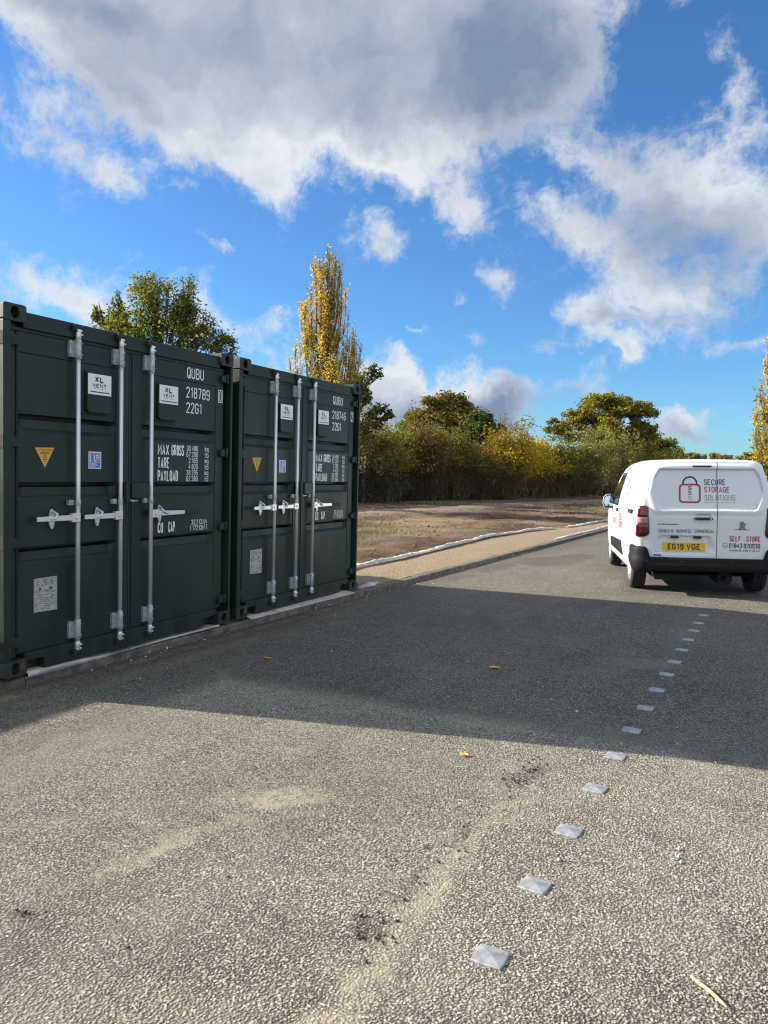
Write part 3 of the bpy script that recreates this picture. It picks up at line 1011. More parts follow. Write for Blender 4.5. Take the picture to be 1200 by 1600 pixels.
def make_container(loc, owner, check, label, seed=0, front=True):
    root = empty('shipping_container', loc)
    tag(root, label, 'container', 'green shipping containers in a row')
    L = 6.058
    G = M_green
    # corner posts
    for a, b_ in ((0.0, .062), (CW_-.034, CW_)):
        p = MB()
        p.box(-.15, -.004, a+.002, b_-.002, .118, CH-.118)
        if a == 0:
            p.box(-.12, -.060, .068, .135, .12, CH-.12)
        else:
            p.box(-.16, -.120, CW_-.15, CW_-.032, .12, CH-.12)
        p.build('corner_post', G, root, bevel=.004)
        q = MB()
        q.box(-L, -L+.12, a+.002, b_-.002, .118, CH-.118)
        q.build('corner_post', G, root)
    for yy in (0.0, CW_-.178):
        for top in (0, 1):
            c = MB()
            casting(c, yy, top)
            c.build('corner_casting', M_cast, root, bevel=.003)
            c = MB()
            casting(c, yy, top, -L+.165, -L)
            c.build('corner_casting', M_cast, root)
    # header and sill
    hd = MB()
    hd.box(-.14, -.028, .17, CW_-.17, 2.445, 2.555)
    hd.box(-.14, -.047, .07, CW_-.09, 2.42, 2.447)
    hd.build('header_rail', G, root, bevel=.004)
    sb = MB()
    sb.box(-.14, -.022, .34, CW_-.372, .012, .150)
    for a, b_ in ((.178, .342), (CW_-.374, CW_-.178)):
        sb.box(-.14, -.024, a, b_, .092, .148)
        sb.box(-.14, -.10, a, b_, .014, .092)
    sb.build('sill_rail', G, root, bevel=.003)
    # box body
    for yy, sg in ((.03, 1), (CW_-.03, -1)):
        wl = MB()
        rows = [[], []]
        x = -L+.12
        k = 0
        while x < -.15:
            off = (0, .032, .032, 0)[k % 4]*sg
            rows[0].append((x, yy+off, .15))
            rows[1].append((x, yy+off, CH-.09))
            x += (.07, .068, .07, .068)[k % 4]
            k += 1
        wl.grid(rows, False)
        wl.build('side_wall', G, root)
        rl = MB()
        rl.box(-L+.16, -.16, yy-.03*sg, yy+.05*sg, CH-.09, CH-.03)
        rl.box(-L+.16, -.16, yy-.03*sg, yy+.05*sg, .02, .16)
        rl.build('side_rail', G, root)
    rf = MB()
    rf.box(-L+.03, -.06, .035, CW_-.035, CH-.05, CH-.032)
    rf.build('roof', G, root)
    bw = MB()
    bw.box(-L+.02, -L+.05, .07, CW_-.07, .1, CH-.1)
    bw.build('end_wall', G, root)
    fl = MB()
    fl.box(-L+.1, -.13, .08, CW_-.08, .13, .15)
    fl.build('floor', M_greend, root)
    # doors
    door_mesh(.142, 1.160, .150, 1.035, 0).build('door', G, root)
    door_mesh(1.198, CW_-.092, 1.306, 2.246, 0).build('door', G, root)
    gk = MB()
    gk.box(-.12, -.058, 1.156, 1.202, .158, 2.44)
    gk.box(-.1, -.054, 1.170, 1.186, .158, 2.42)
    gk.box(-.12, -.0535, .134, .144, .158, 2.42)
    gk.box(-.12, -.0535, CW_-.092, CW_-.084, .158, 2.42)
    gk.box(-.12, -.06, .14, CW_-.14, .146, .160)
    gk.build('door_seal', M_gask, root)
    if not front:
        return root
    # hinges, four to each side
    for sg, y0 in ((1, .048), (-1, CW_-.048)):
        for z in (2.352, 1.650, .945, .238):
            h = MB()
            y1 = y0+sg*.098
            pl = [(y0, z+.036), (y0+sg*.055, z+.036), (y1, z+.020), (y1, z-.034), (y0, z-.036)]
            h.prism(pl, fr, -.05, -.018)
            h.tube([(-.016, y0+sg*.020, z-.045), (-.016, y0+sg*.020, z+.045)], .013, 10)
            h.build('hinge', G, root, bevel=.003)
    # black plates for the shade inside the pin slots of the near post
    for z in (2.352, 1.650, .945, .238):
        sl_ = MB()
        sl_.box(-.05, -.006, -.0006, .004, z-.045, z+.045)
        sl_.build('slot_shade', M_black, root)
    # locking bars
    for bi, (yb, dirn) in enumerate(((.621, -1), (1.039, -1), (1.372, 1))):
        xb = -.006
        bar = MB()
        bar.tube([(xb, yb, .10), (xb, yb, 2.505)], .0172, 16)
        bo = bar.build('locking_bar', M_galv, root)
        for z0, z1 in ((2.303, 2.425), (.185, .312)):
            k = MB()
            k.box(-.052, -.024, yb-.062, yb-.024, z0, z1)
            k.box(-.050, xb+.017, yb-.029, yb-.021, z0, z1)
            k.tube([(xb, yb, z0-.012), (xb, yb, z1+.012)], .0235, 14)
            for zz in (z0+.02, z1-.02):
                k.tube([(xb+.016, yb+.012, zz), (xb+.026, yb+.016, zz)], .0055, 8)
                k.tube([(-.022, yb-.05, zz), (-.014, yb-.05, zz)], .007, 8)
            k.build('bracket', M_brk, bo, bevel=.002)
        for z0, s2 in ((2.500, 1), (.10, -1)):
            cm = MB()
            cm.tube([(xb, yb, z0-s2*.055), (xb, yb, z0)], .0205, 12)
            cm.box(xb-.014, xb+.018, yb-.022, yb+.022, min(z0-s2*.006, z0+s2*.010), max(z0-s2*.006, z0+s2*.010))
            cm.tube([(xb+.012, yb+.002, z0-s2*.03), (xb+.020, yb+.026, z0-s2*.03)], .008, 8)
            cm.build('cam', M_zinc, bo, bevel=.002)
            kp_ = MB()
            z0 += s2*.020
            kp_.box(-.030, xb+.020, yb-.044, yb-.024, z0-.022, z0+.022)
            kp_.box(-.030, xb+.020, yb+.024, yb+.044, z0-.022, z0+.022)
            kp_.box(-.030, -.018, yb-.044, yb+.044, z0-.024, z0+.024)
            kp_.tube([(xb-.01, yb, z0), (xb+.016, yb, z0)], .018, 10)
            kp_.build('cam_keeper', M_gask, bo, bevel=.004)
        g = MB()
        g.box(-.05, -.016, yb-.072, yb-.028, 1.196, 1.236)
        g.tube([(xb, yb, 1.192), (xb, yb, 1.238)], .0215, 12)
        g.tube([(-.018, yb-.057, 1.216), (-.010, yb-.057, 1.216)], .009, 8)
        g.tube([(-.018, yb-.040, 1.216), (-.010, yb-.040, 1.216)], .006, 8)
        g.build('bar_guide', M_brk, bo, bevel=.002)
        # handle, hinged on the bar and lying across the door
        hd_ = MB()
        zc = 1.104
        hd_.box(xb-.012, xb+.026, yb+min(dirn*.070, dirn*-.004), yb+max(dirn*.070, dirn*-.004), zc-.034, zc+.034)
        hd_.tube([(xb+.024, yb+dirn*.034, zc), (xb+.034, yb+dirn*.034, zc)], .011, 10)
        ln = .365 if dirn < 0 else .40
        a, e = yb+dirn*.05, yb+dirn*ln
        pl = [(a, zc+.022), (e, zc+.016), (e, zc-.018), (a, zc-.022)]
        hd_.prism(pl, fr, xb+.004, xb+.016)
        hd_.build('handle', M_zinc, bo, bevel=.003)
        if dirn > 0:
            gp = MB()
            gp.box(xb-.001, xb+.021, e-.002, e+.185, zc-.021, zc+.014)
            gp.build('grip', M_gask, bo, bevel=.006)
        ct = MB()
        yc = yb+dirn*(.205 if dirn < 0 else .135)
        ov = [(yc+.024*math.cos(q), zc-.006+.075*math.sin(q)) for q in np.linspace(0, 2*PI, 20, endpoint=False)]
        ct.prism(ov, fr, -.050, -.036)
        ct.tube([(-.03, yc, zc+.05), (.004, yc-.012*dirn, zc+.030), (.022, yc+dirn*.02, zc+.004), (.018, yc+dirn*.05, zc-.004)], [.013, .012, .010, .006], 8)
        ct.tube([(-.036, yc, zc-.055), (-.03, yc, zc-.055)], .011, 8)
        ct.tube([(-.036, yc, zc+.05), (-.028, yc, zc+.05)], .013, 8)
        ct.build('handle_catch', M_zinc, bo, bevel=.003)
    # lock box
    lb = MB()
    lb.box(-.052, .050, 1.112, 1.282, 1.240, 1.366)
    lb.box(-.052, .036, 1.060, 1.106, 1.204, 1.376)
    lbo = lb.build('lock_box', G, root, bevel=.006)
    sh = MB()
    sh.tube([(.02, 1.112, 1.226), (.03, 1.13, 1.218), (.03, 1.185, 1.220)], .008, 8)
    sh.build('padlock_shackle', M_zinc, lbo)
    # vents with their labels
    for y0 in (.679, 1.431):
        ve = MB()
        ve.prism([(y0, 1.905), (y0+.014, 1.890), (y0+.256, 1.890), (y0+.270, 1.905), (y0+.270, 2.222), (y0, 2.222)], fr, -.057, -.040)
        ve.prism([(y0+.030, 1.925), (y0+.046, 1.905), (y0+.256, 1.905), (y0+.264, 1.925), (y0+.264, 2.040), (y0+.030, 2.040)], fr, -.041, -.008)
        ve.prism([(y0+.030, 2.04), (y0+.264, 2.04), (y0+.264, 2.205), (y0+.030, 2.205)], fr, -.041, -.017)
        for yy in (y0+.035, y0+.18):
            ve.tube([(-.041, yy, 2.214), (-.030, yy, 2.214)], .010, 8)
        vo = ve.build('vent', G, root, bevel=.006)
        lp = MB()
        lp.box(-.0168, -.0144, y0+.041, y0+.266, 2.045, 2.203)
        lo_ = lp.build('label', M_label, vo)
        tx = MB()
        f1 = lambda u, v, d=0: (-.0136+d, u, v)
        strokes(tx, 'XL', y0+.105, 2.140, .088, .046, f1, .011)
        strokes(tx, 'VENT', y0+.084, 2.100, .134, .030, f1, .0065)
        tx.box(-.0144, -.0137, y0+.062, y0+.250, 2.062, 2.070)
        tx.box(-.0144, -.0137, y0+.095, y0+.215, 2.0895, 2.0915)
        tx.build('label_print', M_navy, lo_, fix=False)
        rx = MB()
        rx.box(-.0144, -.0137, y0+.150, y0+.200, 2.1335, 2.1365)
        rx.build('label_rule', M_redp, lo_, fix=False)
    # stickers and plates
    xs_ = -.0565
    ws = MB()
    ws.prism([(.285, 1.618), (.449, 1.622), (.369, 1.474)], fr, xs_, xs_+.0025)
    wso = ws.build('warning_sticker', M_orange, root)
    wt = MB()
    f2 = lambda u, v, d=0: (xs_+.0032+d, u, v)
    strokes(wt, 'ATTENTION', .308, 1.594, .122, .017, f2, .003)
    for i, (hw, z) in enumerate(((.036, 1.585), (.042, 1.575), (.012, 1.560), (.014, 1.550), (.014, 1.534), (.011, 1.522))):
        wt.box(xs_+.0025, xs_+.0031, .369-hw, .369+hw, z-.003, z+.003)
    wt.build('sticker_print', M_orangep, wso, fix=False)
    bs = MB()
    bs.prism([(.762, 1.606), (.884, 1.606), (.884, 1.474), (.762, 1.474)], fr, xs_, xs_+.0018)
    bso = bs.build('approval_sticker', M_label, root)
    b2 = MB()
    b2.box(xs_+.0018, xs_+.0026, .770, .876, 1.482, 1.598)
    b2.build('sticker_field', M_blue, bso)
    b3 = MB()
    f3 = lambda u, v, d=0: (xs_+.0034+d, u, v)
    strokes(b3, 'L', .814, 1.530, .034, .052, f3, .008)
    strokes(b3, 'R', .832, 1.540, .030, .042, f3, .005)
    b3.box(xs_+.0026, xs_+.0032, .778, .784, 1.520, 1.588)
    for z, w2 in ((1.512, .055), (1.503, .07), (1.494, .045)):
        b3.box(xs_+.0026, xs_+.0032, .780, .780+w2, z-.002, z+.002)
    for (a, c, z0, z1) in ((.803, .870, 1.5215, 1.5235), (.803, .870, 1.590, 1.592), (.803, .805, 1.523, 1.590), (.868, .870, 1.523, 1.590)):
        b3.box(xs_+.0026, xs_+.0032, a, c, z0, z1)
    b3.build('sticker_mark', M_label, bso, fix=False)
    dp = MB()
    dp.prism([(.276, .668), (.474, .672), (.475, .419), (.275, .423)], fr, xs_, xs_+.003)
    dpo = dp.build('data_plate', M_plate, root, bevel=.0008)
    dt = MB()
    rr = random.Random(seed+3)
    for i in range(30):
        z = .656-.0075*i
        if 7 <= i <= 9:
            continue
        y = .284+rr.uniform(0, .02)
        while y < .460:
            l_ = rr.uniform(.012, .06)
            if rr.random() < (.8 if i < 5 else .5):
                dt.box(xs_+.003, xs_+.0034, y, min(.466, y+l_), z-.0020, z+.0016)
            y += l_+rr.uniform(.006, .02)
    dt.build('plate_print', M_pprint, dpo, fix=False)
    for yy in (.326, .420):
        dh = MB()
        dh.tube([(xs_+.0035, yy, .590), (xs_+.0065, yy, .590)], .0078, 10)
        dh.build('plate_rivet', M_black, dpo)
    # stencilled lettering, one part to each block of writing
    f4 = lambda u, v, d=0: (-.0560+d, u, v)
    f5 = lambda u, v, d=0: (-.0484+d, u, v)
    T, T2 = .0100, .0050

    def block(items):
        lt = MB()
        for txt, u, v, w_, h_, fn, t_ in items:
            strokes(lt, txt, u, v, w_, h_, fn, t_)
        return lt
    block([('QUBU', 1.845, 2.304, .224, .098, f5, T)]).build('lettering', M_white, root, fix=False)
    block([(owner, 1.845, 2.130, .318, .098, f4, T)]).build('lettering', M_white, root, fix=False)
    block([('22G1', 1.847, 1.993, .206, .096, f4, T)]).build('lettering', M_white, root, fix=False)
    cb = block([(check, 2.290, 2.138, .034, .094, f5, .0075)])
    for a, c, z0, z1 in ((2.276, 2.338, 2.124, 2.130), (2.276, 2.338, 2.240, 2.246), (2.276, 2.282, 2.13, 2.24), (2.332, 2.338, 2.13, 2.24)):
        cb.box(-.0494, -.0484, a, c, z0, z1)
    cb.build('lettering', M_white, root, fix=False)
    block([('MAX', 1.500, 1.604, .134, .094, f4, T), ('GROSS', 1.666, 1.604, .158, .094, f4, T), ('TARE', 1.500, 1.490, .142, .094, f4, T), ('PAYLOAD', 1.500, 1.378, .250, .094, f4, T)]).build('lettering', M_white, root, fix=False)
    it = []
    for i, s_ in enumerate(('30.480', '67.200', '2.185', '4.820', '28.295', '62.380')):
        wv = .150 if len(s_) > 5 else .122
        z = 1.652-i*.0552
        it.append((s_, 2.008-wv, z, wv, .047, f4, T2))
    block(it).build('lettering', M_white, root, fix=False)
    block([(('kg', 'lb')[i % 2], 2.104, 1.652-i*.0552, .050, .047, f4, T2) for i in range(6)]).build('lettering', M_white, root, fix=False)
    for wd, u, w2 in (('CU.', 1.506, .082), ('CAP.', 1.636, .096)):
        block([(wd, u, .926, w2, .094, f4, T)]).build('lettering', M_white, root, fix=False)
    block([('33.2', 1.930, .978, .092, .046, f4, T2), ('CU.M.', 2.040, .978, .112, .046, f4, T2), ('1.172', 1.912, .924, .110, .046, f4, T2), ('CU.FT.', 2.040, .924, .118, .046, f4, T2)]).build('lettering', M_white, root, fix=False)
    return root


G0 = 0.098
make_container((0, 0, CZ), '218789', '0', 'nearer dark green container, numbered 218789 0, with silver bars', 1)
make_container((0, CW_+G0, CZ), '218746', '2', 'farther dark green container, numbered 218746 2, next to open soil', 2)
# a neighbour set back out of frame; its shadow ends on the road at the lower left
make_container((-5.05, -CW_-.22, CZ), '', '', 'green container set back beside the front two', 3, front=False)
tb = MB()
tb.box(-.2, -.035, 0, .095, 0, .075)
tag(tb.build('timber_block', M_timber, bevel=.006), 'small brown timber block at the foot of the farther container', 'timber').location = (0, 2*CW_+G0+.012, .068)


# ------------------------------------------------------------------ white van
VAN = empty('parked_van', (3.978, 7.10, 0.072), (0, -0.02, R(15.5)))
tag(VAN, 'white panel van with red lights and a padlock logo on its rear doors', 'van')
WS = [(.20, .83), (.30, .872), (.5, .898), (.8, .905), (1.06, .893), (1.16, .874), (1.3, .842), (1.53, .775), (1.69, .722), (1.80, .675)]
ZR = [(0, 1.782), (.15, 1.790), (.5, 1.802), (1.6, 1.808), (2.3, 1.785), (2.6, 1.745), (2.9, 1.62), (3.2, 1.40), (3.48, 1.17), (3.62, 1.10), (4.0, 1.02), (4.25, .92), (4.36, .78), (4.41, .60)]


def smooth(x):
    x = min(1.0, max(0.0, x))
    return x*x*(3-2*x)


def wside(z):
    return float(np.interp(z, [p[0] for p in WS], [p[1] for p in WS]))


def ztop(y):
    return float(np.interp(y, [p[0] for p in ZR], [p[1] for p in ZR]))


def taper(y):
    t_ = 0.948+0.052*smooth(y/.9)
    if y > 3.55:
        t_ *= 1-.34*((y-3.55)/.86)**2.2
    return t_


def lean(z):
    return .115*max(0.0, (z-1.02)/.78)**1.35


def vside(y, z):
    return wside(z)*taper(y)


NB, NS, NA, NR = 12, 40, 16, 28


def outline(y):
    zt = ztop(y)
    zb = .42-.15*smooth((y-.34)/.3) if y < 2 else .27+.05*max(0, y-4.1)
    rc = min(.115, .35*(zt-zb))
    half = []
    wb = vside(y, zb)
    for i in range(NB):
        half.append((wb*i/NB, zb))
    for i in range(NS):
        z = zb+(zt-rc-.012-zb)*i/NS
        half.append((vside(y, z), z))
    z0 = zt-rc-.012
    w0 = vside(y, z0)
    ax = .15 if y < 3 else .2
    for i in range(NA):
        a = PI/2*i/NA
        half.append((w0-ax*(1-math.cos(a)), z0+rc*math.sin(a)))
    we, ze = w0-ax, zt-.012
    for i in range(NR+1):
        x = we*(1-i/NR)
        half.append((x, ze+.012*(1-(x/we)**2)))
    return half+[(-x, z) for x, z in half[-2:0:-1]]


def rbox(x, z, x0, x1, z0, z1, r):
    """signed distance to a rounded rectangle"""
    qx = abs(x-(x0+x1)/2)-(x1-x0)/2+r
    qz = abs(z-(z0+z1)/2)-(z1-z0)/2+r
    return math.hypot(max(qx, 0), max(qz, 0))+min(max(qx, qz), 0)-r


PANEL = [(-.575, 1.660), (.575, 1.660), (.645, 1.545), (.672, 1.36), (.600, 1.155), (.555, 1.137), (-.555, 1.137), (-.600, 1.155), (-.672, 1.36), (-.645, 1.545)]


def panel_d(x, z):
    """signed distance to the window-shaped pressing (negative inside)"""
    n = len(PANEL)
    best = 9
    inside = True
    for i in range(n):
        ax, az = PANEL[i]
        bx, bz = PANEL[(i+1) % n]
        ex, ez = bx-ax, bz-az
        t_ = max(0, min(1, ((x-ax)*ex+(z-az)*ez)/(ex*ex+ez*ez)))
        best = min(best, math.hypot(x-ax-ex*t_, z-az-ez*t_))
        if ex*(z-az)-ez*(x-ax) > 0:
            inside = False
    return -best if inside else best


def rear_y(x, z):
    """how far the rear skin lies forward of the bumper line"""
    y = lean(z)
    d = panel_d(x, z)
    y += .020*smooth((.012-d)/.034)
    d2 = panel_d(x*.9, 1.36+(z-1.36)*.80)
    y -= .012*smooth((.02-d2)/.05)*(1-smooth((.012-d)/.034))
    d = rbox(x, z, -.600, .050, .552, .792, .05)
    y += .030*smooth((.008-d)/.02)
    d = rbox(x, z, -.135, .045, 1.018, 1.075, .026)
    y += .016*smooth((.01-d)/.02)
    return y+.055*(x/.85)**4*.6


RC = .075
rows = []
base_out = outline(RC)
for k in range(9):
    a = PI/2*k/8
    ins = RC*(1-math.sin(a))
    yy = RC*(1-math.cos(a))
    row = []
    for x, z in base_out:
        X, Z = x*(1-ins/.85), 1.0+(z-1.0)*(1-ins/.76)
        row.append((X, yy+rear_y(X, Z) if k == 0 else yy+lean(Z)+.055*(X/.85)**4*.6*(1-k/8), Z))
    rows.append(row)
for y in [.12, .2, .3, .42, .6, .8, 1.0, 1.25, 1.5, 1.75, 2.0, 2.2, 2.4, 2.6, 2.75, 2.9, 3.05, 3.2, 3.34, 3.48, 3.56, 3.66, 3.8, 3.95, 4.1, 4.2, 4.28, 4.34, 4.38, 4.405]:
    f = 1-smooth((y-.075)/1.3)
    rows.append([(x, y+lean(z)*f, z) for x, z in outline(y)])
cap = []
for s_ in np.concatenate([np.linspace(.985, .80, 26), np.linspace(.785, .012, 84)]):
    row = []
    for x, _, z in rows[0]:
        X, Z = x*s_, 1.0+(z-1.0)*s_
        row.append((X, rear_y(X, Z), Z))
    cap.append(row)
rows = cap[::-1]+rows
body = MB()
body.grid(rows, True, closed=True)
nj = len(rows[0])
body.face(list(range(nj)), True)
body.face([(len(rows)-1)*nj+k for k in range(nj)][::-1], True)
bo = body.build('body', M_vanw, VAN)
# wheel arches
cut = MB()
for sx in (-1, 1):
    for yc in (.72, 3.505):
        M = Matrix.Translation((sx*.60, yc, .325)) @ Euler((0, sx*PI/2, 0)).to_matrix().to_4x4()
        b0 = len(cut.v)
        cut.lathe([(.372, 0), (.372, .5)], M, 48, False)
        cut.face([b0+k for k in range(48)][::-1])
        cut.face([b0+48+k for k in range(48)])
co_ = cut.build('cut', None)
md = bo.modifiers.new('arch', 'BOOLEAN')
md.operation = 'DIFFERENCE'
md.object = co_
md.solver = 'EXACT'
dg = bpy.context.evaluated_depsgraph_get()
me2 = bpy.data.meshes.new_from_object(bo.evaluated_get(dg))
bo.modifiers.clear()
bo.data = me2
bpy.data.objects.remove(co_)

# arch liners, floor and running gear
ub = MB()
for sx in (-1, 1):
    for yc in (.72, 3.505):
        n = 24
        rr = []
        for k in range(n+1):
            a = PI*k/n
            rr.append([(sx*.90 if 0 else sx*.86*(.97), yc+.368*math.cos(a), .325+.368*math.sin(a)), (sx*.60, yc+.368*math.cos(a), .325+.368*math.sin(a))])
        ub.grid(rr, True)
        ub.box(sx*.60-.004, sx*.60+.004, yc-.37, yc+.37, .2, .70)
ub.box(-.60, .60, .20, 4.2, .26, .262)
ub.build('arch_liner', M_black, VAN)
ug = MB()
ug.tube([(-.75, .72, .31), (.75, .72, .31)], .05, 10)
ug.box(-.60, -.22, .12, .72, .20, .27)
ug.tube([(.28, .22, .22), (.28, .75, .22)], .095, 14)
ug.tube([(.28, .06, .24), (.28, .24, .23)], .022, 10)
ug.box(-.5, .5, .95, 2.9, .20, .27)
ug.build('underbody', M_black, VAN)

# rear doors' split, hinge gap and outlines
gp = MB()


def strip(pts, hw, off=.0035):
    """thin line following the rear skin"""
    n = len(pts)
    rr = []
    for i in range(n):
        x, z = pts[i]
        x2, z2 = pts[min(i+1, n-1)]
        x1, z1 = pts[max(i-1, 0)]
        tx, tz = x2-x1, z2-z1
        l_ = math.hypot(tx, tz) or 1
        nx_, nz_ = -tz/l_*hw, tx/l_*hw
        rr.append([(x+nx_*q, rear_y(x+nx_*q, z+nz_*q)-off, z+nz_*q) for q in (-1, 0, 1)])
    gp.grid(rr, True)


strip([(.125, z) for z in np.linspace(.512, 1.755, 90)], .0042)
strip([(x, 1.752) for x in np.linspace(-.50, .50, 40)], .003)
gp.build('door_gap', mat('panel_gap', (.07, .075, .085), .7), VAN, fix=False)

# bumper wrapping round the rear corners
path = []
for y in np.linspace(.345, .12, 8):
    path.append((-.905, y))
for k in range(1, 10):
    a = PI/2*k/9
    path.append((-.905+.15*(1-math.cos(a)), .12-.15*math.sin(a)))
path = [(x, y) for x, y in path]
for x in np.linspace(-.72, 0, 24):
    path.append((x, -.03-.022*(1-(x/.755)**2)))
path = path+[(-x, y) for x, y in path[-2::-1]]
rr = []
npth = len(path)
for i, (x, y) in enumerate(path):
    x1, y1 = path[max(i-1, 0)]
    x2, y2 = path[min(i+1, npth-1)]
    t_ = np.array([x2-x1, y2-y1])
    t_ /= np.linalg.norm(t_)
    nrm = np.array([t_[1], -t_[0]])
    top = .512+.133*smooth((abs(x)-.690)/.045)
    low = .335-.02*smooth((abs(x)-.5)/.3)
    if i < 8 or i > npth-9:
        d = (i if i < 8 else npth-1-i)
        low += .05*(1-d/7)
    row = []
    for off, f in ((-.09, 0), (-.03, 0), (-.006, .06), (.010, .18), (.016, .40), (.014, .52), (.004, .60), (.006, .82), (.004, .93), (-.008, .99), (-.03, 1.0), (-.10, 1.0)):
        zz = low+(top-low)*f
        row.append((x+nrm[0]*off, y+nrm[1]*off, zz))
    rr.append(row)
bm_ = MB()
bm_.grid(rr, True)
bpo = bm_.build('bumper', M_bump, VAN)
sn = MB()
for x in (-.735, -.30, .30, .735):
    sn.tube([(x, -.055, .46), (x, -.071 if abs(x) < .5 else -.045, .46)], .012, 10)
sn.build('parking_sensor', M_gask, bpo)


# tail lamps wrapping the corners
def corner_pt(s_, z, off=0.012):
    """s_ metres along the skin from the rear face (x = -.70) round to the left flank"""
    Wd = vside(RC, z)
    xe = Wd-RC
    r_ = RC
    s0 = xe-.700
    yb = lean(z)
    if s_ < s0:
        x, y, nx_, ny = -(.700+s_), .055*((.700+s_)/.85)**4*.6, 0, -1
    elif s_ < s0+r_*PI/2:
        a = (s_-s0)/r_
        x, y = -(xe+r_*math.sin(a)), r_*(1-math.cos(a))+.02*(1-a/1.57)
        nx_, ny = -math.sin(a), -math.cos(a)
    else:
        x, y = -Wd, r_+(s_-s0-r_*PI/2)
        nx_, ny = -1, 0
    return (x+nx_*off, y+ny*off+yb, z)


def tail_light(sx):
    def seg(z0, z1, m_, name, parent, off, a0=0.0, a1=1.0, rb=0, rt=0):
        mb = MB()
        rr = []
        nz = 22
        for i in range(nz+1):
            z = z0+(z1-z0)*i/nz
            lo = .0+.018*smooth((z-.80)/.35)
            hi = .150+.030*smooth((1.15-z)/.37)
            if rb and z < z0+rb:
                lo += rb*(1-math.sqrt(max(0, 1-((z0+rb-z)/rb)**2)))
            if rt and z > z1-rt:
                lo += rt*(1-math.sqrt(max(0, 1-((z-z1+rt)/rt)**2)))
                hi -= .5*rt*(1-math.sqrt(max(0, 1-((z-z1+rt)/rt)**2)))
            row = []
            for j in range(17):
                q = a0+(a1-a0)*j/16
                s_ = lo+(hi-lo)*q
                edge = min(q, 1-q, i/nz, 1-i/nz)
                o_ = off-.010*(1-smooth(edge/.07)) if name == 'tail_light' else off+.004*smooth(edge/.2)
                p = corner_pt(s_, z, o_)
                row.append((p[0]*-sx if sx > 0 else p[0], p[1], p[2]))
            rr.append(row)
        mb.grid(rr, True)
        o = mb.build(name, m_, parent)
        md = o.modifiers.new('thick', 'SOLIDIFY')
        md.thickness = .008
        md.offset = 0
        return o
    b = seg(.772, 1.178, M_lightd, 'tail_light', VAN, .012, rb=.07, rt=.03)
    seg(1.035, 1.165, M_lightr, 'brake_lens', b, .016, .12, .95, rt=.02)
    seg(.945, 1.025, M_lightc, 'reverse_lens', b, .015, .12, .95)
    seg(.792, .935, M_lightr, 'indicator_lens', b, .016, .10, .95, rb=.05)


tail_light(-1)
tail_light(1)

# things on the rear doors
def rp(u, v, d=0.0):
    return (u, rear_y(u, v)-.0035-d, v)


def rear_poly(mb, poly, off0, off1):
    mb.prism(poly, lambda u, v, d: (u, rear_y(u, v)-d, v), off0, off1)


def rrect(x0, x1, z0, z1, r, n=5):
    out = []
    for cx, cz, a0 in ((x1-r, z1-r, 0), (x0+r, z1-r, 90), (x0+r, z0+r, 180), (x1-r, z0+r, 270)):
        for k in range(n+1):
            a = R(a0+90*k/n)
            out.append((cx+r*math.cos(a), cz+r*math.sin(a)))
    return out


bl = MB()
rear_poly(bl, rrect(-.178, .058, 1.686, 1.708, .010), -.004, .012)
bl.build('brake_light', M_lightd, VAN, bevel=.002)
hn = MB()
hp = [(-.165, 1.022), (-.14, 1.036), (.05, 1.038), (.068, 1.030), (.070, 1.016), (.058, 1.006), (-.10, 1.004), (-.145, 1.010)]
hn.prism(hp, lambda u, v, d: (u, lean(v)-d, v), -.006, .034)
ho = hn.build('door_handle', M_rubber, VAN, bevel=.005)
lk = MB()
lk.tube([(.045, -.034, 1.021), (.045, -.039, 1.021)], .009, 12)
lk.build('lock', M_zinc, ho)
npl = MB()
npl.prism(rrect(-.528, -.010, .594, .705, .008), lambda u, v, d: (u, .030-d, v), -.002, .010)
npo = npl.build('number_plate', M_numpl, VAN)
nt_ = MB()
fnp = lambda u, v, d=0: (u, .0186-d, v)
strokes(nt_, 'EG19', -.468, .611, .196, .079, fnp, .0135, .3)
nt_.build('plate_lettering', M_blackp, npo, fix=False)
nt_ = MB()
strokes(nt_, 'VGE', -.236, .611, .172, .079, fnp, .0135, .3)
nt_.build('plate_lettering', M_blackp, npo, fix=False)
pl_ = MB()
for x in (-.435, -.155):
    pl_.box(x, x+.095, -.012, .03, .762, .788)
pl_.build('plate_lamp', M_rubber, VAN, bevel=.004)
bdg = MB()
rear_poly(bdg, rrect(-.640, -.552, .524, .545, .004), 0, .005)
bgo = bdg.build('dealer_badge', M_navy, VAN)
bt = MB()
bt.box(-.625, -.575, rear_y(-.6, .534)-.0062, rear_y(-.6, .534)-.0055, .5315, .5365)
bt.build('badge_print', M_label, bgo, fix=False)

# padlock logo
lg = MB()
cx, zc, ro, ri = -.206, 1.474, .094, .074
arc = [(cx+ro*math.cos(a), zc+ro*math.sin(a)) for a in np.linspace(-.16, PI+.16, 30)]
arci = [(cx+ri*math.cos(a), zc+ri*math.sin(a)) for a in np.linspace(PI+.20, -.20, 30)]
for i in range(29):
    q = [arc[i], arc[i+1], arci[28-i], arci[29-i]]
    lg.add([rp(*p) for p in q], [(0, 1, 2, 3)])
lg.build('padlock_shackle_logo', M_navy, VAN, fix=False)
TH = .0092


def rear_word(items, m_, nm='rear_lettering'):
    mb = MB()
    for txt, u, v, w_, h_, t_ in items:
        strokes(mb, txt, u, v, w_, h_, rp, t_)
    mb.build(nm, m_, VAN, fix=False)


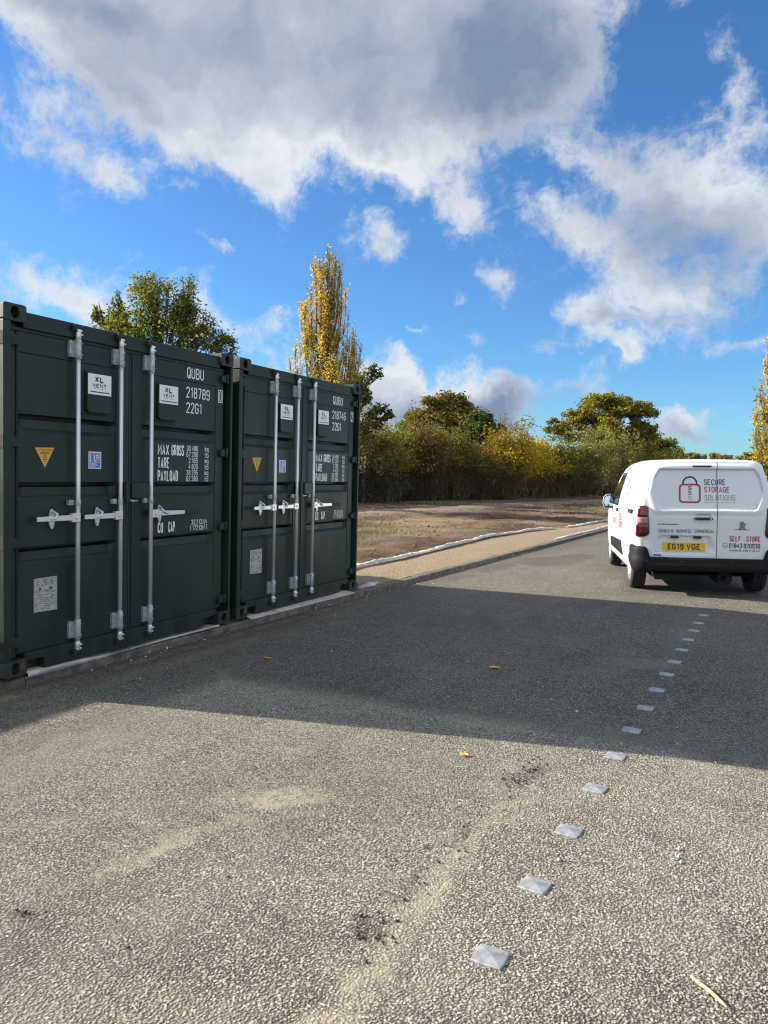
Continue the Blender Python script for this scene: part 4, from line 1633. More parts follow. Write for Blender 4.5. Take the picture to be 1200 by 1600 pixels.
rear_word([('S', -.226, 1.385, .042, .054, .009)], M_navy)
rear_word([('S', -.226, 1.323, .042, .054, .009)], M_redp)
rear_word([('S', -.226, 1.262, .042, .054, .009)], M_greyp)
rear_word([('SECURE', -.034, 1.456, .262, .073, TH)], M_navy)
rear_word([('STORAGE', -.030, 1.360, .306, .074, TH)], M_redp)
rear_word([('SOLUTIONS', -.028, 1.254, .374, .076, TH)], M_greyp)
rear_word([('01843', .273, .650, .158, .062, .0085), ('820930', .447, .650, .198, .062, .0085)], M_navy)
rear_word([('SELF', .277, .735, .137, .070, .0095), ('STORE', .478, .735, .170, .070, .0095)], M_redp)
lr = MB()
oo, ii = rrect(-.340, -.072, 1.220, 1.470, .050), rrect(-.318, -.094, 1.242, 1.448, .034)
for i in range(len(oo)):
    j = (i+1) % len(oo)
    lr.add([rp(*oo[i]), rp(*oo[j]), rp(*ii[j]), rp(*ii[i])], [(0, 1, 2, 3)])
lr.build('padlock_body_logo', M_redp, VAN, fix=False)
lgr = MB()
for k in range(40):
    x = -.026+.372*k/40
    if k % 7 != 6:
        lgr.add([rp(x, 1.226), rp(x+.0085, 1.226), rp(x+.0085, 1.232), rp(x, 1.232)], [(0, 1, 2, 3)])
lgr.build('logo_small_print', M_greyp, VAN, fix=False)
sm = MB()
M_dgrey = mat('dark_grey_print', (.055, .065, .085), .5)
rear_word([('DOMESTIC', -.585, .832, .185, .044, .0058)], M_dgrey)
rear_word([('BUSINESS', -.365, .835, .176, .044, .0058)], M_dgrey)
rear_word([('COMMERCIAL', -.146, .838, .238, .044, .0058)], M_dgrey)
rear_word([('-', -.612, .850, .014, .012, .006), ('-', -.390, .853, .014, .012, .006), ('-', -.172, .856, .014, .012, .006), ('-', .434, .758, .024, .020, .008)], M_dgrey)
rear_word([('MANSTON RD, MARGATE CT9 4JW', .276, .607, .366, .026, .0036)], M_dgrey)
x = -.605
for k, wv in enumerate((.03, .012, .016, .05, .008, .034, .014, .018, .012, .046, .03)):
    sm.add([rp(x, .936), rp(x+wv*.8, .936), rp(x+wv*.8, .948), rp(x, .948)], [(0, 1, 2, 3)])
    x += wv
for k in range(15):
    x = .336+.012*k
    sm.add([rp(x, .884), rp(x+.0085, .884), rp(x+.0085, .893), rp(x, .893)], [(0, 1, 2, 3)])
# telephone ring
for k in range(28):
    a, b_ = 2*PI*k/28, 2*PI*(k+1)/28
    sm.add([rp(.225+.032*math.cos(q), .680+.032*math.sin(q)) for q in (a, b_)]+[rp(.225+.028*math.cos(q), .680+.028*math.sin(q)) for q in (b_, a)], [(0, 1, 2, 3)])
for k in range(8):
    a, b_ = R(195+12*k), R(195+12*(k+1))
    sm.add([rp(.236+.026*math.cos(q), .694+.026*math.sin(q)) for q in (a, b_)]+[rp(.236+.019*math.cos(q), .694+.019*math.sin(q)) for q in (b_, a)], [(0, 1, 2, 3)])
sm.build('small_lettering', M_dgrey, VAN, fix=False)
# metal animal badge: a rearing figure of four chunky limbs and a maned head
lb = MB()
for pl in ([(.398, .988), (.430, .992), (.452, .972), (.448, .940), (.462, .930), (.452, .918), (.430, .934), (.404, .938), (.388, .954), (.402, .962), (.390, .976)],
           [(.405, .940), (.432, .940), (.462, .905), (.484, .886), (.456, .884), (.428, .908)],
           [(.405, .940), (.428, .926), (.412, .900), (.398, .886), (.370, .886), (.392, .912)],
           [(.446, .958), (.470, .962), (.474, .950), (.450, .944)]):
    rear_poly(lb, pl, -.002, .010)
lb.build('maker_badge', M_chrome, VAN, bevel=.002)


# left flank
def fl(y, z, off=.004):
    return (-(vside(y, z)+off), y+lean(z)*(1-smooth((y-.075)/1.3)), z)


def flank_patch(name, poly_fn, m_, off, ny=12, nz=10, parent=VAN, sx=-1):
    mb = MB()
    rr = []
    for i in range(nz+1):
        row = []
        for j in range(ny+1):
            y, z = poly_fn(j/ny, i/nz)
            p = fl(y, z, off)
            row.append((p[0] if sx < 0 else -p[0], p[1], p[2]))
        rr.append(row)
    mb.grid(rr, True)
    o = mb.build(name, m_, parent)
    md = o.modifiers.new('thick', 'SOLIDIFY')
    md.thickness = .006
    md.offset = 0
    return o


def bil(a, b_, c, d):
    return lambda u, v: tuple((1-v)*((1-u)*p+u*q)+v*((1-u)*s_+u*r_) for p, q, r_, s_ in zip(a, b_, c, d))


for sx in (-1, 1):
    flank_patch('side_window', bil((2.12, 1.10), (3.05, 1.10), (2.62, 1.62), (2.15, 1.62)), M_glass, .006, sx=sx)
    flank_patch('side_window', bil((3.07, 1.10), (3.38, 1.10), (2.98, 1.46), (2.86, 1.46)), M_glass, .006, sx=sx)
    flank_patch('rub_strip', bil((1.30, .40), (2.98, .40), (2.94, .56), (1.48, .60)), M_bump, .012, sx=sx)
    flank_patch('side_panel_pressing', bil((.45, 1.18), (1.85, 1.18), (1.80, 1.60), (.62, 1.60)), mat('side_panel_paint', (.76, .775, .79), .32, coat=.6), .004, sx=sx)  # pressing in a slightly paler white than the body paint
    hm = MB()
    for y0, y1, z in ((.42, .78, 1.08), (2.02, 2.24, 1.035)):
        pts = [(-sx*-1*(vside((y0+y1)/2, z)+.0)) for _ in (0,)]
        xx = vside((y0+y1)/2, z)
        hm.box(min(sx*(xx-.01), sx*(xx+.016)), max(sx*(xx-.01), sx*(xx+.016)), y0, y1, z-.028, z+.028)
    hm.build('door_handle', M_rubber, VAN, bevel=.008)
    # door mirrors
    mr = MB()
    prof = [(.93, 1.04), (.95, 1.215), (1.00, 1.262), (1.075, 1.262), (1.125, 1.21), (1.135, 1.10), (1.105, 1.035), (1.00, 1.022)]
    mr.prism(prof, lambda u, v, d: (sx*(u-.075), 2.86+d, v), .0, .05)
    mr.prism([(1.033+(u-1.033)*.78, 1.14+(v-1.14)*.78) for u, v in prof], lambda u, v, d: (sx*(u-.075), 2.91+d, v), .0, .07)
    mo = mr.build('door_mirror', M_vanw, VAN, bevel=.012)
    ml = MB()
    ml.prism([(1.033+(u-1.033)*.97, 1.14+(v-1.14)*.97) for u, v in prof], lambda u, v, d: (sx*(u-.075), 2.86-d, v), .0, .004)
    ml.build('mirror_rim', M_rubber, mo)
    mg = MB()
    mg.prism([(1.038+(u-1.033)*.76, 1.145+(v-1.14)*.74) for u, v in prof], lambda u, v, d: (sx*(u-.073), 2.855-d, v), -.001, .003)
    mg.build('mirror_glass', M_mirror, mo)
    ma = MB()
    ma.box(min(sx*.82, sx*.955), max(sx*.82, sx*.955), 2.86, 2.95, 1.055, 1.13)
    ma.build('mirror_arm', M_rubber, mo, bevel=.01)
# windscreen
wsn = MB()
rr = []
for i in range(13):
    y = 2.66+.80*i/12
    zt = ztop(y)
    hwid = .58+.20*i/12
    rr.append([(x*hwid, y+.012, zt-.03*x*x+.018) for x in np.linspace(-1, 1, 13)])
wsn.grid(rr, True)
wsn.build('windscreen', M_glass, VAN)
# flank lettering
def flank_word(txt, y0, z0, ln, h_, t_, m_, off=.004):
    mb = MB()
    strokes(mb, txt, 0, z0, ln, h_, lambda u, v, d=0: fl(y0-u, v, off+d), t_)
    mb.build('flank_lettering', m_, VAN, fix=False)


for i, z in enumerate((1.475, 1.375, 1.285)):
    flank_word('SECURE', 1.62, z, .30, .055, .011, M_navy, .0075)
    flank_word('STORAGE', 1.26, z, .30, .055, .011, M_redp if i else M_greyp, .0075)
    flank_word('SOLUTIONS', .90, z, .30, .055, .011, M_greyp, .0075)
flank_word('SELF', 1.78, .90, .42, .10, .018, M_redp)
flank_word('STORE', 1.78, .78, .42, .10, .018, M_redp)
flank_word('01843', 1.85, .67, .50, .07, .013, M_greyp)
flank_word('STORAGE', 2.75, .80, .50, .09, .013, M_redp)
flank_word('SECURE', 2.75, .92, .50, .09, .013, M_greyp)
# flank door gaps and slide rail
sg = MB()
for sx in (-1, 1):
    for yv in (1.95, .95, 2.02):
        if yv == 2.02:
            continue
        rr = []
        for z in np.linspace(.34, 1.66, 24):
            rr.append([(sx*-fl(yv+q, z, .0022)[0], fl(yv+q, z)[1], z) for q in (-.003, .003)])
        sg.grid(rr, False)
    rr = []
    for y in np.linspace(.30, 1.05, 14):
        rr.append([(sx*-fl(y, 1.105+q, .003)[0], fl(y, 1.105)[1], 1.105+q) for q in (-.006, .006)])
    sg.grid(rr, False)
sg.build('side_door_gap', mat('side_gap', (.12, .125, .13), .7), VAN, fix=False)


def wheel(x, y, sx):
    M = Matrix.Translation((x, y, .322)) @ Euler((0, sx*PI/2, 0)).to_matrix().to_4x4()
    w_ = MB()
    w_.lathe([(.20, -.10), (.27, -.100), (.305, -.092), (.319, -.075), (.3215, -.05), (.3215, -.026), (.315, -.024), (.315, -.018), (.3225, -.016), (.3225, .016), (.315, .018), (.315, .024), (.3215, .026), (.3215, .05), (.319, .075), (.305, .092), (.27, .100), (.215, .096), (.205, .085)], M, 56)
    wo = w_.build('wheel', M_tyre, VAN)
    r_ = MB()
    r_.lathe([(.212, .080), (.212, .094), (.196, .096), (.188, .080), (.12, .070), (.055, .085), (.045, .094), (0.002, .096)], M, 48)
    for k in range(6):
        a = 2*PI*k/6
        for d_ in (-.16, .16):
            p0 = M @ Vector((.05*math.cos(a), .05*math.sin(a), .088))
            p1 = M @ Vector((.195*math.cos(a+d_), .195*math.sin(a+d_), .092))
            r_.tube([p0, p1], [.017, .012], 8)
    r_.build('rim', M_rim, wo)
    d_ = MB()
    for k in range(6):
        a = 2*PI*(k+.5)/6
        c = M @ Vector((.145*math.cos(a), .145*math.sin(a), .0755))
        d_.lathe([(.026, 0), (.001, .003)], Matrix.Translation(c) @ Euler((0, sx*PI/2, 0)).to_matrix().to_4x4(), 14)
    d_.build('rim_opening', M_black, wo)


for sx in (-1, 1):
    wheel(sx*.765, .72, sx)
    wheel(sx*.775, 3.505, sx)

# ------------------------------------------------------------------ road studs
sm_ = MB()
hw, hh, ht = .052, .048, .014
prof = [(-1, -1), (-.4, -1), (.4, -1), (1, -1), (1, -.4), (1, .4), (1, 1), (.4, 1), (-.4, 1), (-1, 1), (-1, .4), (-1, -.4)]
for z, k in ((-.004, 1.0), (.004, 1.0), (.0065, .96)):
    for u, v in prof:
        c = 1-.06*(abs(u) == 1 and abs(v) == 1)
        sm_.v.append((u*hw*k*c, v*hh*k*c, z))
sm_.v.append((0, 0, ht))
for a in (0, 12):
    for i in range(12):
        sm_.face((a+i, a+(i+1) % 12, a+12+(i+1) % 12, a+12+i))
for i in range(0, 12, 3):
    sm_.face((24+i, 24+(i+1) % 12, 24+(i+2) % 12, 24+(i+3) % 12, 36))
stud = sm_.build('road_stud', M_stud, bevel=.002)
ORD = ['first', 'second', 'third', 'fourth', 'fifth', 'sixth', 'seventh', 'eighth', 'ninth', 'tenth', 'eleventh', 'twelfth', 'thirteenth', 'fourteenth', 'fifteenth']
SY = [-1.166, -.696, -.211, .29, .773, 1.249, 1.749, 2.23, 2.726, 3.173, 3.676, 4.162, 4.642, 5.10, 5.625]
for i, y in enumerate(SY):
    o = stud if i == 0 else stud.copy()
    if i:
        COL.objects.link(o)
    x = 3.922+.0205*(y+1.17)
    o.location = (x, y, roadz(x)+.002)
    o.rotation_euler = (0, -.02, R(-6+rng.normal(0, 3)))
    where = 'in sunlight' if i < 4 or i == 0 else 'in the container shadow'
    tag(o, f'grey pyramid road stud {where}, {ORD[i]} counting towards the van', 'road stud', 'grey road studs in a line along the road')

# ------------------------------------------------------------------ bits lying on the road
st = MB()
P0, P1 = np.array([4.488, -.964, 0]), np.array([4.591, -1.052, 0])
for p in (P0, P1):
    p[2] = roadz(p[0])+.0105
md_ = (P0+P1)/2+np.array([.004, .003, .0])
st.tube([P0, P0*.7+md_*.3, md_, P1*.7+md_*.3, P1], [.0035, .0052, .0056, .0048, .0025], 8)
tag(st.build('stick', M_wood), 'pale straw coloured stick lying on the sunlit road', 'stick')


def dry_leaf(x, y, s_, label, seed):
    rn = np.random.default_rng(seed)
    mb = MB()
    n = 14
    pts = []
    for k in range(n):
        a = 2*PI*k/n
        r_ = s_*(.55+.45*abs(math.sin(2.5*a+.4)))*(1+.15*rn.normal())
        pts.append((r_*math.cos(a), r_*.75*math.sin(a), .006+.010*rn.random()))
    mb.v = [(0, 0, .007)]+pts
    for k in range(n):
        mb.face((0, 1+k, 1+(k+1) % n), True)
    mb.tube([(s_*.6, 0, .006), (s_*1.3, s_*.15, .008)], .0012, 5)
    o = mb.build('fallen_leaf', M_leafy)
    o.location = (x, y, roadz(x)+.004)
    tag(o, label, 'leaf')


dry_leaf(3.236, .39, .032, 'bright yellow fallen leaf on the sunlit tarmac', 1)
dry_leaf(2.771, 2.26, .050, 'pale yellow fallen leaf in the middle of the container shadow', 2)
dry_leaf(1.019, 1.656, .035, 'small fallen leaf in shadow in front of the nearer container', 3)


def crumbs(name, spots, m_, label, cat):
    mb = MB()
    for x, y, s_ in spots:
        b = []
        for d in ((1, 0, 0), (-1, 0, 0), (0, 1, 0), (0, -1, 0), (0, 0, 1), (0, 0, -.6)):
            b.append((x+d[0]*s_*random.uniform(.6, 1.2), y+d[1]*s_*random.uniform(.6, 1.2), roadz(x)+(.003 if y < 1 else 0)+.3*s_+d[2]*s_*random.uniform(.5, .9)))
        mb.add(b, [(0, 2, 4), (2, 1, 4), (1, 3, 4), (3, 0, 4), (2, 0, 5), (1, 2, 5), (3, 1, 5), (0, 3, 5)])
    o = mb.build(name, m_)
    tag(o, label, cat, kind='stuff')


sp = [(rng.normal(3.60, .055), rng.normal(.29, .12), abs(rng.normal(.003, .003))+.002) for _ in range(110)]
sp += [(rng.normal(3.54, .06), rng.normal(-.75, .35), abs(rng.normal(.003, .002))+.002) for _ in range(70)]
sp += [(rng.normal(3.53, .05), rng.normal(-1.22, .06), abs(rng.normal(.004, .003))+.002) for _ in range(34)]
sp += [(rng.normal(2.43, .035), rng.normal(-1.69, .025), abs(rng.normal(.005, .003))+.002) for _ in range(12)]
sp += [(rng.uniform(2.0, 4.6), rng.uniform(-2.0, .2), abs(rng.normal(.003, .002))+.002) for _ in range(46)]
crumbs('soil_crumbs', sp, M_soilc, 'dark crumbs of soil scattered on the sunlit tarmac', 'soil')
sp = [(rng.uniform(.3, 4.7), rng.uniform(-1, 9), abs(rng.normal(.005, .003))+.004) for _ in range(170)]
sp += [(kerbx(y)+abs(rng.normal(.02, .07)), y, abs(rng.normal(.006, .004))+.003) for y in rng.uniform(-.5, 12, 160)]
crumbs('loose_grit', sp, M_stone, 'loose pale stones scattered over the road and along the kerb', 'grit')

# ------------------------------------------------------------------ fence
fence = empty('fence', (0, 0, 0))
tag(fence, 'tall black mesh fence with slim posts in front of the dark hedge', 'fence')
FY = [21.6, 24.7, 27.84, 31.0, 34.2, 37.35, 40.64, 43.9, 47.19, 50.55, 54.17, 57.71, 61.33, 64.98, 68.87, 72.5, 76.2, 80]


def fx_(y):
    return .1187*y-15.785


pm = MB()
pm.box(-.045, .045, -.045, .045, -.15, 2.42)
pm.box(-.052, .052, -.052, .052, 2.42, 2.435)
post = None
for i, y in enumerate(FY):
    if post is None:
        post = pm.build('post', M_fence, fence)
        o = post
    else:
        o = post.copy()
        COL.objects.link(o)
        o.parent = fence
    o.location = (fx_(y), y, .08)
pan = None
for y0, y1 in zip(FY[:-1], FY[1:]):
    Ln = y1-y0
    if pan is None:
        g = MB()
        for k in range(31):
            yy = k/30
            g.box(-.002, .002, yy-.0009, yy+.0009, .02, 2.4)
        for k in range(13):
            zz = .04+2.34*k/12
            g.box(-.0035, .0035, 0, 1, zz-.0035, zz+.0035)
        pan = g.build('mesh_panel', M_fence, fence)
        o = pan
    else:
        o = pan.copy()
        COL.objects.link(o)
        o.parent = fence
    o.location = (fx_(y0), y0, .08)
    o.rotation_euler = (0, 0, -math.atan(.1187))
    o.scale = (1, Ln*math.sqrt(1+.1187**2), 1)


# ------------------------------------------------------------------ trees and shrubs
def leaf_mesh(C, size, seed, aspect=1.7, up=0.35):
    """one leaf-sized lozenge at every point of C (N, 3)"""
    rn = np.random.default_rng(seed)
    C = np.asarray(C, float)
    n = len(C)
    nr = rn.normal(0, 1, (n, 3))
    nr[:, 2] = np.abs(nr[:, 2])+up
    nr /= np.linalg.norm(nr, axis=1)[:, None]
    a = np.cross(nr, rn.normal(0, 1, (n, 3)))
    a /= np.linalg.norm(a, axis=1)[:, None]
    b = np.cross(nr, a)
    s_ = size*rn.uniform(.65, 1.35, n)[:, None]
    a, b = a*s_*aspect/2, b*s_/2
    V = np.empty((n, 4, 3))
    V[:, 0] = C-a
    V[:, 1] = C+b-a*.1
    V[:, 2] = C+a
    V[:, 3] = C-b-a*.1
    me = bpy.data.meshes.new('leaves')
    me.vertices.add(n*4)
    me.vertices.foreach_set('co', V.ravel())
    me.loops.add(n*4)
    me.loops.foreach_set('vertex_index', np.arange(n*4))
    me.polygons.add(n)
    me.polygons.foreach_set('loop_start', np.arange(0, n*4, 4))
    me.update()
    me.validate()
    return me


def crooked(p0, p1, n, amp, rn):
    P = [np.array(p0)*(1-t)+np.array(p1)*t for t in np.linspace(0, 1, n)]
    for i in range(1, n-1):
        P[i] = P[i]+rn.normal(0, amp, 3)
    return P


def broad_tree(name, label, cat, group, base, H, clumps, leafm, barkm, nleaf, leaf, seed, trunk_r=.28, sub=14, sig=.24, fork=.35, gap=1.0):
    """tapered trunk, limbs to every clump, twigs, and leaves gathered in sub-clumps"""
    rn = np.random.default_rng(seed)
    root = empty(name, tuple(base))
    tag(root, label, cat, group)
    tr = MB()
    fk = np.array([rn.normal(0, .1), rn.normal(0, .1), H*fork])
    tr.tube(crooked((0, 0, -.2), fk, 6, .05, rn), [trunk_r*(1.25-.5*k/5) for k in range(6)], 9)
    L = []
    tot = sum(c[6] for c in clumps)
    for (x, y, z, rx, ry, rz, wt) in clumps:
        c = np.array([x, y, z])
        P = crooked(fk, c, 6, .12*rx, rn)
        r0 = trunk_r*.5
        tr.tube(P, [r0*(1-.8*k/5)+.012 for k in range(6)], 6)
        d = rn.normal(0, 1, (sub, 3))
        d /= np.linalg.norm(d, axis=1)[:, None]
        S = c+d*(rn.random((sub, 1))**.45)*np.array([rx, ry, rz])
        m_ = int(nleaf*wt/tot/sub)
        for s_ in S:
            k0 = P[rn.integers(3, 6)]
            Q = crooked(k0, s_, 4, .08*rx, rn)
            tr.tube(Q, [.030, .022, .014, .007], 4, caps=False)
            for _ in range(3):
                e = s_+rn.normal(0, sig*1.2, 3)*np.array([rx, ry, rz])
                tr.tube([Q[2], s_*.5+e*.5, e], [.012, .008, .004], 3, caps=False)
            kk = int(m_*rn.uniform(.55, 1.5))
            L.append(s_+rn.normal(0, sig*gap, (kk, 3))*np.array([rx, ry, rz])*rn.uniform(.7, 1.2))
    tr.build('trunk', barkm, root, fix=False)
    me = leaf_mesh(np.concatenate(L), leaf, seed)
    link_mesh('crown', me, leafm, root)
    return root


OAKG = leafmat('oak_leaves_green', [(0, (.040, .066, .014)), (.4, (.080, .110, .022)), (.75, (.13, .15, .03)), (.93, (.19, .17, .035)), (1, (.20, .14, .05))], .5, 1.6)
OAKD = leafmat('oak_leaves_dark', [(0, (.026, .042, .016)), (.5, (.045, .066, .022)), (.85, (.07, .085, .026)), (1, (.13, .09, .03))], .35, 1.7)
OAKB = leafmat('oak_leaves_bronze', [(0, (.045, .052, .014)), (.35, (.085, .082, .022)), (.7, (.125, .098, .028)), (.9, (.165, .10, .03)), (1, (.09, .11, .025))])
OAKY = leafmat('oak_leaves_gold', [(0, (.05, .07, .015)), (.3, (.105, .115, .024)), (.65, (.18, .15, .03)), (.88, (.24, .16, .03)), (1, (.14, .085, .025))], .4)
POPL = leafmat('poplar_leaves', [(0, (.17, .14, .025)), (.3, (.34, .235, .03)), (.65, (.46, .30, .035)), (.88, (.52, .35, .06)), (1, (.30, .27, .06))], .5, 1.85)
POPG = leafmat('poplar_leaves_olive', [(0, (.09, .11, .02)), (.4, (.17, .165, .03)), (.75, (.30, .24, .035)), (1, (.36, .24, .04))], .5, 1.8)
MAPL = leafmat('maple_leaves', [(0, (.20, .15, .02)), (.35, (.36, .25, .025)), (.7, (.26, .21, .03)), (1, (.12, .13, .025))], .45)
BRAM = leafmat('scrub_leaves_olive', [(0, (.045, .055, .015)), (.45, (.085, .092, .024)), (.8, (.14, .135, .032)), (1, (.15, .11, .04))], .35)
RUST = leafmat('scrub_leaves_rust', [(0, (.070, .056, .024)), (.5, (.115, .085, .036)), (.8, (.14, .095, .042)), (1, (.085, .09, .025))], .35)
PINK = leafmat('scrub_leaves_pale', [(0, (.09, .10, .028)), (.4, (.17, .155, .045)), (.75, (.22, .17, .08)), (1, (.13, .14, .03))], .4)
WILL = leafmat('willow_leaves', [(0, (.075, .078, .028)), (.5, (.12, .118, .045)), (.85, (.17, .16, .06)), (1, (.20, .16, .05))], .35)
UNDR = leafmat('undergrowth_leaves_shaded', [(0, (.010, .012, .005)), (.5, (.019, .021, .008)), (.9, (.034, .030, .012)), (1, (.09, .07, .032))], .25, 2.5)  # leaf colours darkened to hold the deep shade inside the hedge
lat = cr0
dep = np.array([-math.sin(YAW), math.cos(YAW), 0])


def gpos(px, D):
    p = at(px, D)
    return np.array([p[0], p[1], .08])


def rel(base, px, py, D, dd=0.0):
    """offset from base of the point seen at (px, py), depth D+dd"""
    return at(px, D+dd, py)-base


def clumps_at(base, D, lst):
    out = []
    for px, py, rx, rz, dd, wt in lst:
        c = rel(base, px, py, D, dd)
        k = D/FPX
        out.append((*c, rx*k, rx*k*.9, rz*k, wt))
    return out


# oak behind the nearer container
D = 30.0
b = gpos(255, D)
broad_tree('oak_tree', 'green and gold oak crown rising behind the nearer container', 'oak', 'oak trees beyond the fence', b, 9.2,
           clumps_at(b, D, [(245, 478, 46, 42, 0, 1.2), (272, 505, 62, 42, 1, 1.5), (205, 515, 52, 36, -.5, 1.2), (168, 505, 32, 28, .3, .6), (292, 470, 24, 40, 0, .5), (232, 450, 30, 24, .6, .5), (310, 520, 34, 30, 0, .7), (345, 540, 28, 18, -.5, .5), (255, 555, 110, 40, 0, 1.7), (185, 478, 12, 26, 0, .12), (150, 490, 10, 16, 0, .12)]),
           OAKG, M_bark, 12500, .075, 21, .26, sub=30, sig=.18)
# dark oak whose branches reach out past the farther container
D = 33.0
b = gpos(520, D)
broad_tree('oak_tree', 'dark green oak reaching out past the far corner of the farther container', 'oak', 'oak trees beyond the fence', b, 7.6,
           clumps_at(b, D, [(560, 605, 20, 26, 0, .6), (582, 582, 16, 12, .4, .35), (588, 640, 20, 14, -.2, .5), (572, 668, 30, 26, .3, .9), (535, 650, 30, 40, 1, 1.0), (608, 648, 10, 8, 0, .2), (575, 618, 12, 16, .2, .3)]),
           OAKD, M_bark, 3300, .085, 33, .12, sub=20, sig=.18)
# oaks standing behind the hedge
D = 58.0
b = gpos(695, D)
broad_tree('oak_tree', 'bronze round crowned oak standing behind the reddish scrub', 'oak', 'oak trees beyond the fence', b, 7.6,
           clumps_at(b, D, [(690, 650, 52, 28, 0, 1.5), (700, 632, 38, 18, .5, .9), (655, 665, 34, 22, 0, .8), (735, 650, 26, 22, .6, .7), (720, 668, 42, 24, -1, 1.0), (670, 690, 60, 28, 0, 1.2)]),
           OAKB, M_bark, 24000, .14, 35, .34, sub=30, sig=.15)
D = 53.0
b = gpos(755, D)
broad_tree('oak_tree', 'small dark oak between the bronze oak and the yellow maple scrub', 'oak', 'oak trees beyond the fence', b, 6.0,
           clumps_at(b, D, [(752, 668, 26, 20, 0, 1), (775, 672, 16, 12, .3, .4), (745, 690, 34, 24, 0, 1)]),
           OAKD, M_bark, 8000, .14, 39, .2, sub=22, sig=.16)
D = 68.0
b = gpos(945, D)
broad_tree('oak_tree', 'wide golden oak rising above the grey willow bush near the van', 'oak', 'oak trees beyond the fence', b, 9.5,
           clumps_at(b, D, [(945, 645, 46, 26, 0, 1.4), (955, 627, 30, 12, 0, .5), (905, 650, 26, 16, .4, .6), (875, 668, 22, 14, 0, .5), (1000, 650, 24, 22, 0, .7), (1012, 676, 20, 16, .4, .5), (935, 678, 52, 26, -.5, 1.2), (985, 685, 40, 24, 0, .9), (975, 636, 26, 16, 0, .5)]),
           OAKY, M_bark, 26000, .155, 41, .36, sub=28, sig=.14)
D = 80.0
b = gpos(1035, D)
broad_tree('field_maple', 'small green tree between the golden oak and the van roof', 'tree', None, b, 5.2,
           clumps_at(b, D, [(1030, 700, 26, 18, 0, 1), (1050, 712, 22, 12, 0, .7), (1010, 705, 24, 16, 0, .7)]),
           OAKG, M_bark, 7500, .16, 44, .2, sub=20, sig=.17)
for px, r_, sd, lb_ in ((1086, 17, 51, 'low olive bush on the skyline above the padlock logo'), (1126, 22, 52, 'low olive bush on the skyline above the van door split'), (1172, 20, 53, 'low dark bush on the skyline beside the right hand poplar')):
    D = 95.0
    b = gpos(px, D)
    broad_tree('distant_bush', lb_, 'bush', 'distant bushes over the van roof', b, 4.6,
               clumps_at(b, D, [(px, 722, r_, 12, 0, 1), (px-8, 716, r_*.6, 7, 0, .5), (px+10, 718, r_*.5, 8, .4, .4)]), WILL, M_twig, 3200, .16, sd, .10, sub=18, sig=.18)


def poplar(label, base, H, prof, seed, leafs, nbr=70, per=150, leaf=.1, z_lo=.1, thin=0.0):
    """Lombardy shape: near-vertical limbs rising in plumes inside the outline prof (height fraction, half width)"""
    rn = np.random.default_rng(seed)
    root = empty('poplar_tree', tuple(base))
    tag(root, label, 'poplar', 'tall upright poplars')
    tr = MB()
    tr.tube(crooked((0, 0, -.2), (rn.normal(0, .1), rn.normal(0, .1), H*.96), 9, .06, rn), [max(.012, .24*(1-k/8.2)) for k in range(9)], 8)
    L = [[] for _ in leafs]
    env = lambda f: np.interp(f, [p[0] for p in prof], [p[1] for p in prof])
    for i in range(nbr):
        f1 = z_lo+(1-z_lo)*rn.random()**1.25          # where the plume ends
        f1 = max(f1, z_lo+.12)
        f0 = max(.04, f1-rn.uniform(.22, .42))
        a = rn.uniform(0, 2*PI)
        d = np.array([math.cos(a), math.sin(a), 0])
        o1 = env(f1)*math.sqrt(rn.random())*(.98 if f1 < .97 else .3)
        o0 = min(o1, env(f0))*.25
        fm = (f0*1.4+f1*.6)/2
        om = o0+(o1-o0)*.72
        P = [np.array([0, 0, f0*H]), d*om+np.array([0, 0, fm*H]), d*(om*.25+o1*.75)+np.array([0, 0, (fm*.45+f1*.55)*H]), d*o1+np.array([0, 0, f1*H])]
        for k in (1, 2, 3):
            P[k] = P[k]+rn.normal(0, .06, 3)
        tr.tube(P, [.055, .036, .02, .005], 5, caps=False)
        Pa = np.array(P)
        side = d @ np.array([lat[0], lat[1], 0])
        sparse = 1-thin*smooth((f1-.62)/.25)*(1.0 if side > .1 else .35)
        m_ = int(per*rn.uniform(.5, 1.4)*sparse)
        ns = 5
        t0 = rn.uniform(.18, 1.0, ns)
        w0 = rn.uniform(.4, 1.4, ns)
        w0 /= w0.sum()
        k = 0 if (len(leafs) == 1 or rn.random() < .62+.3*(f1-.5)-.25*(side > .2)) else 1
        for tt, ww in zip(t0, w0):
            sg = min(2, int(tt*3))
            ff = tt*3-sg
            c = Pa[sg]*(1-ff)+Pa[sg+1]*ff
            kk = int(m_*ww)
            q = c+rn.normal(0, 1, (kk, 3))*np.array([.16, .16, .42])*(.7+.5*(1-f1))
            L[k].append(q)
            for _ in range(5):
                e = c+rn.normal(0, 1, 3)*np.array([.2, .2, .2])+np.array([0, 0, .5])
                tr.tube([c-np.array([0, 0, .3]), (c+e)/2, e], [.012, .008, .003], 3, caps=False)
    tr.build('trunk', M_barkp, root, fix=False)
    for k, m_ in enumerate(leafs):
        if L[k]:
            link_mesh('crown', leaf_mesh(np.concatenate(L[k]), leaf, seed+k), m_, root)
    return root


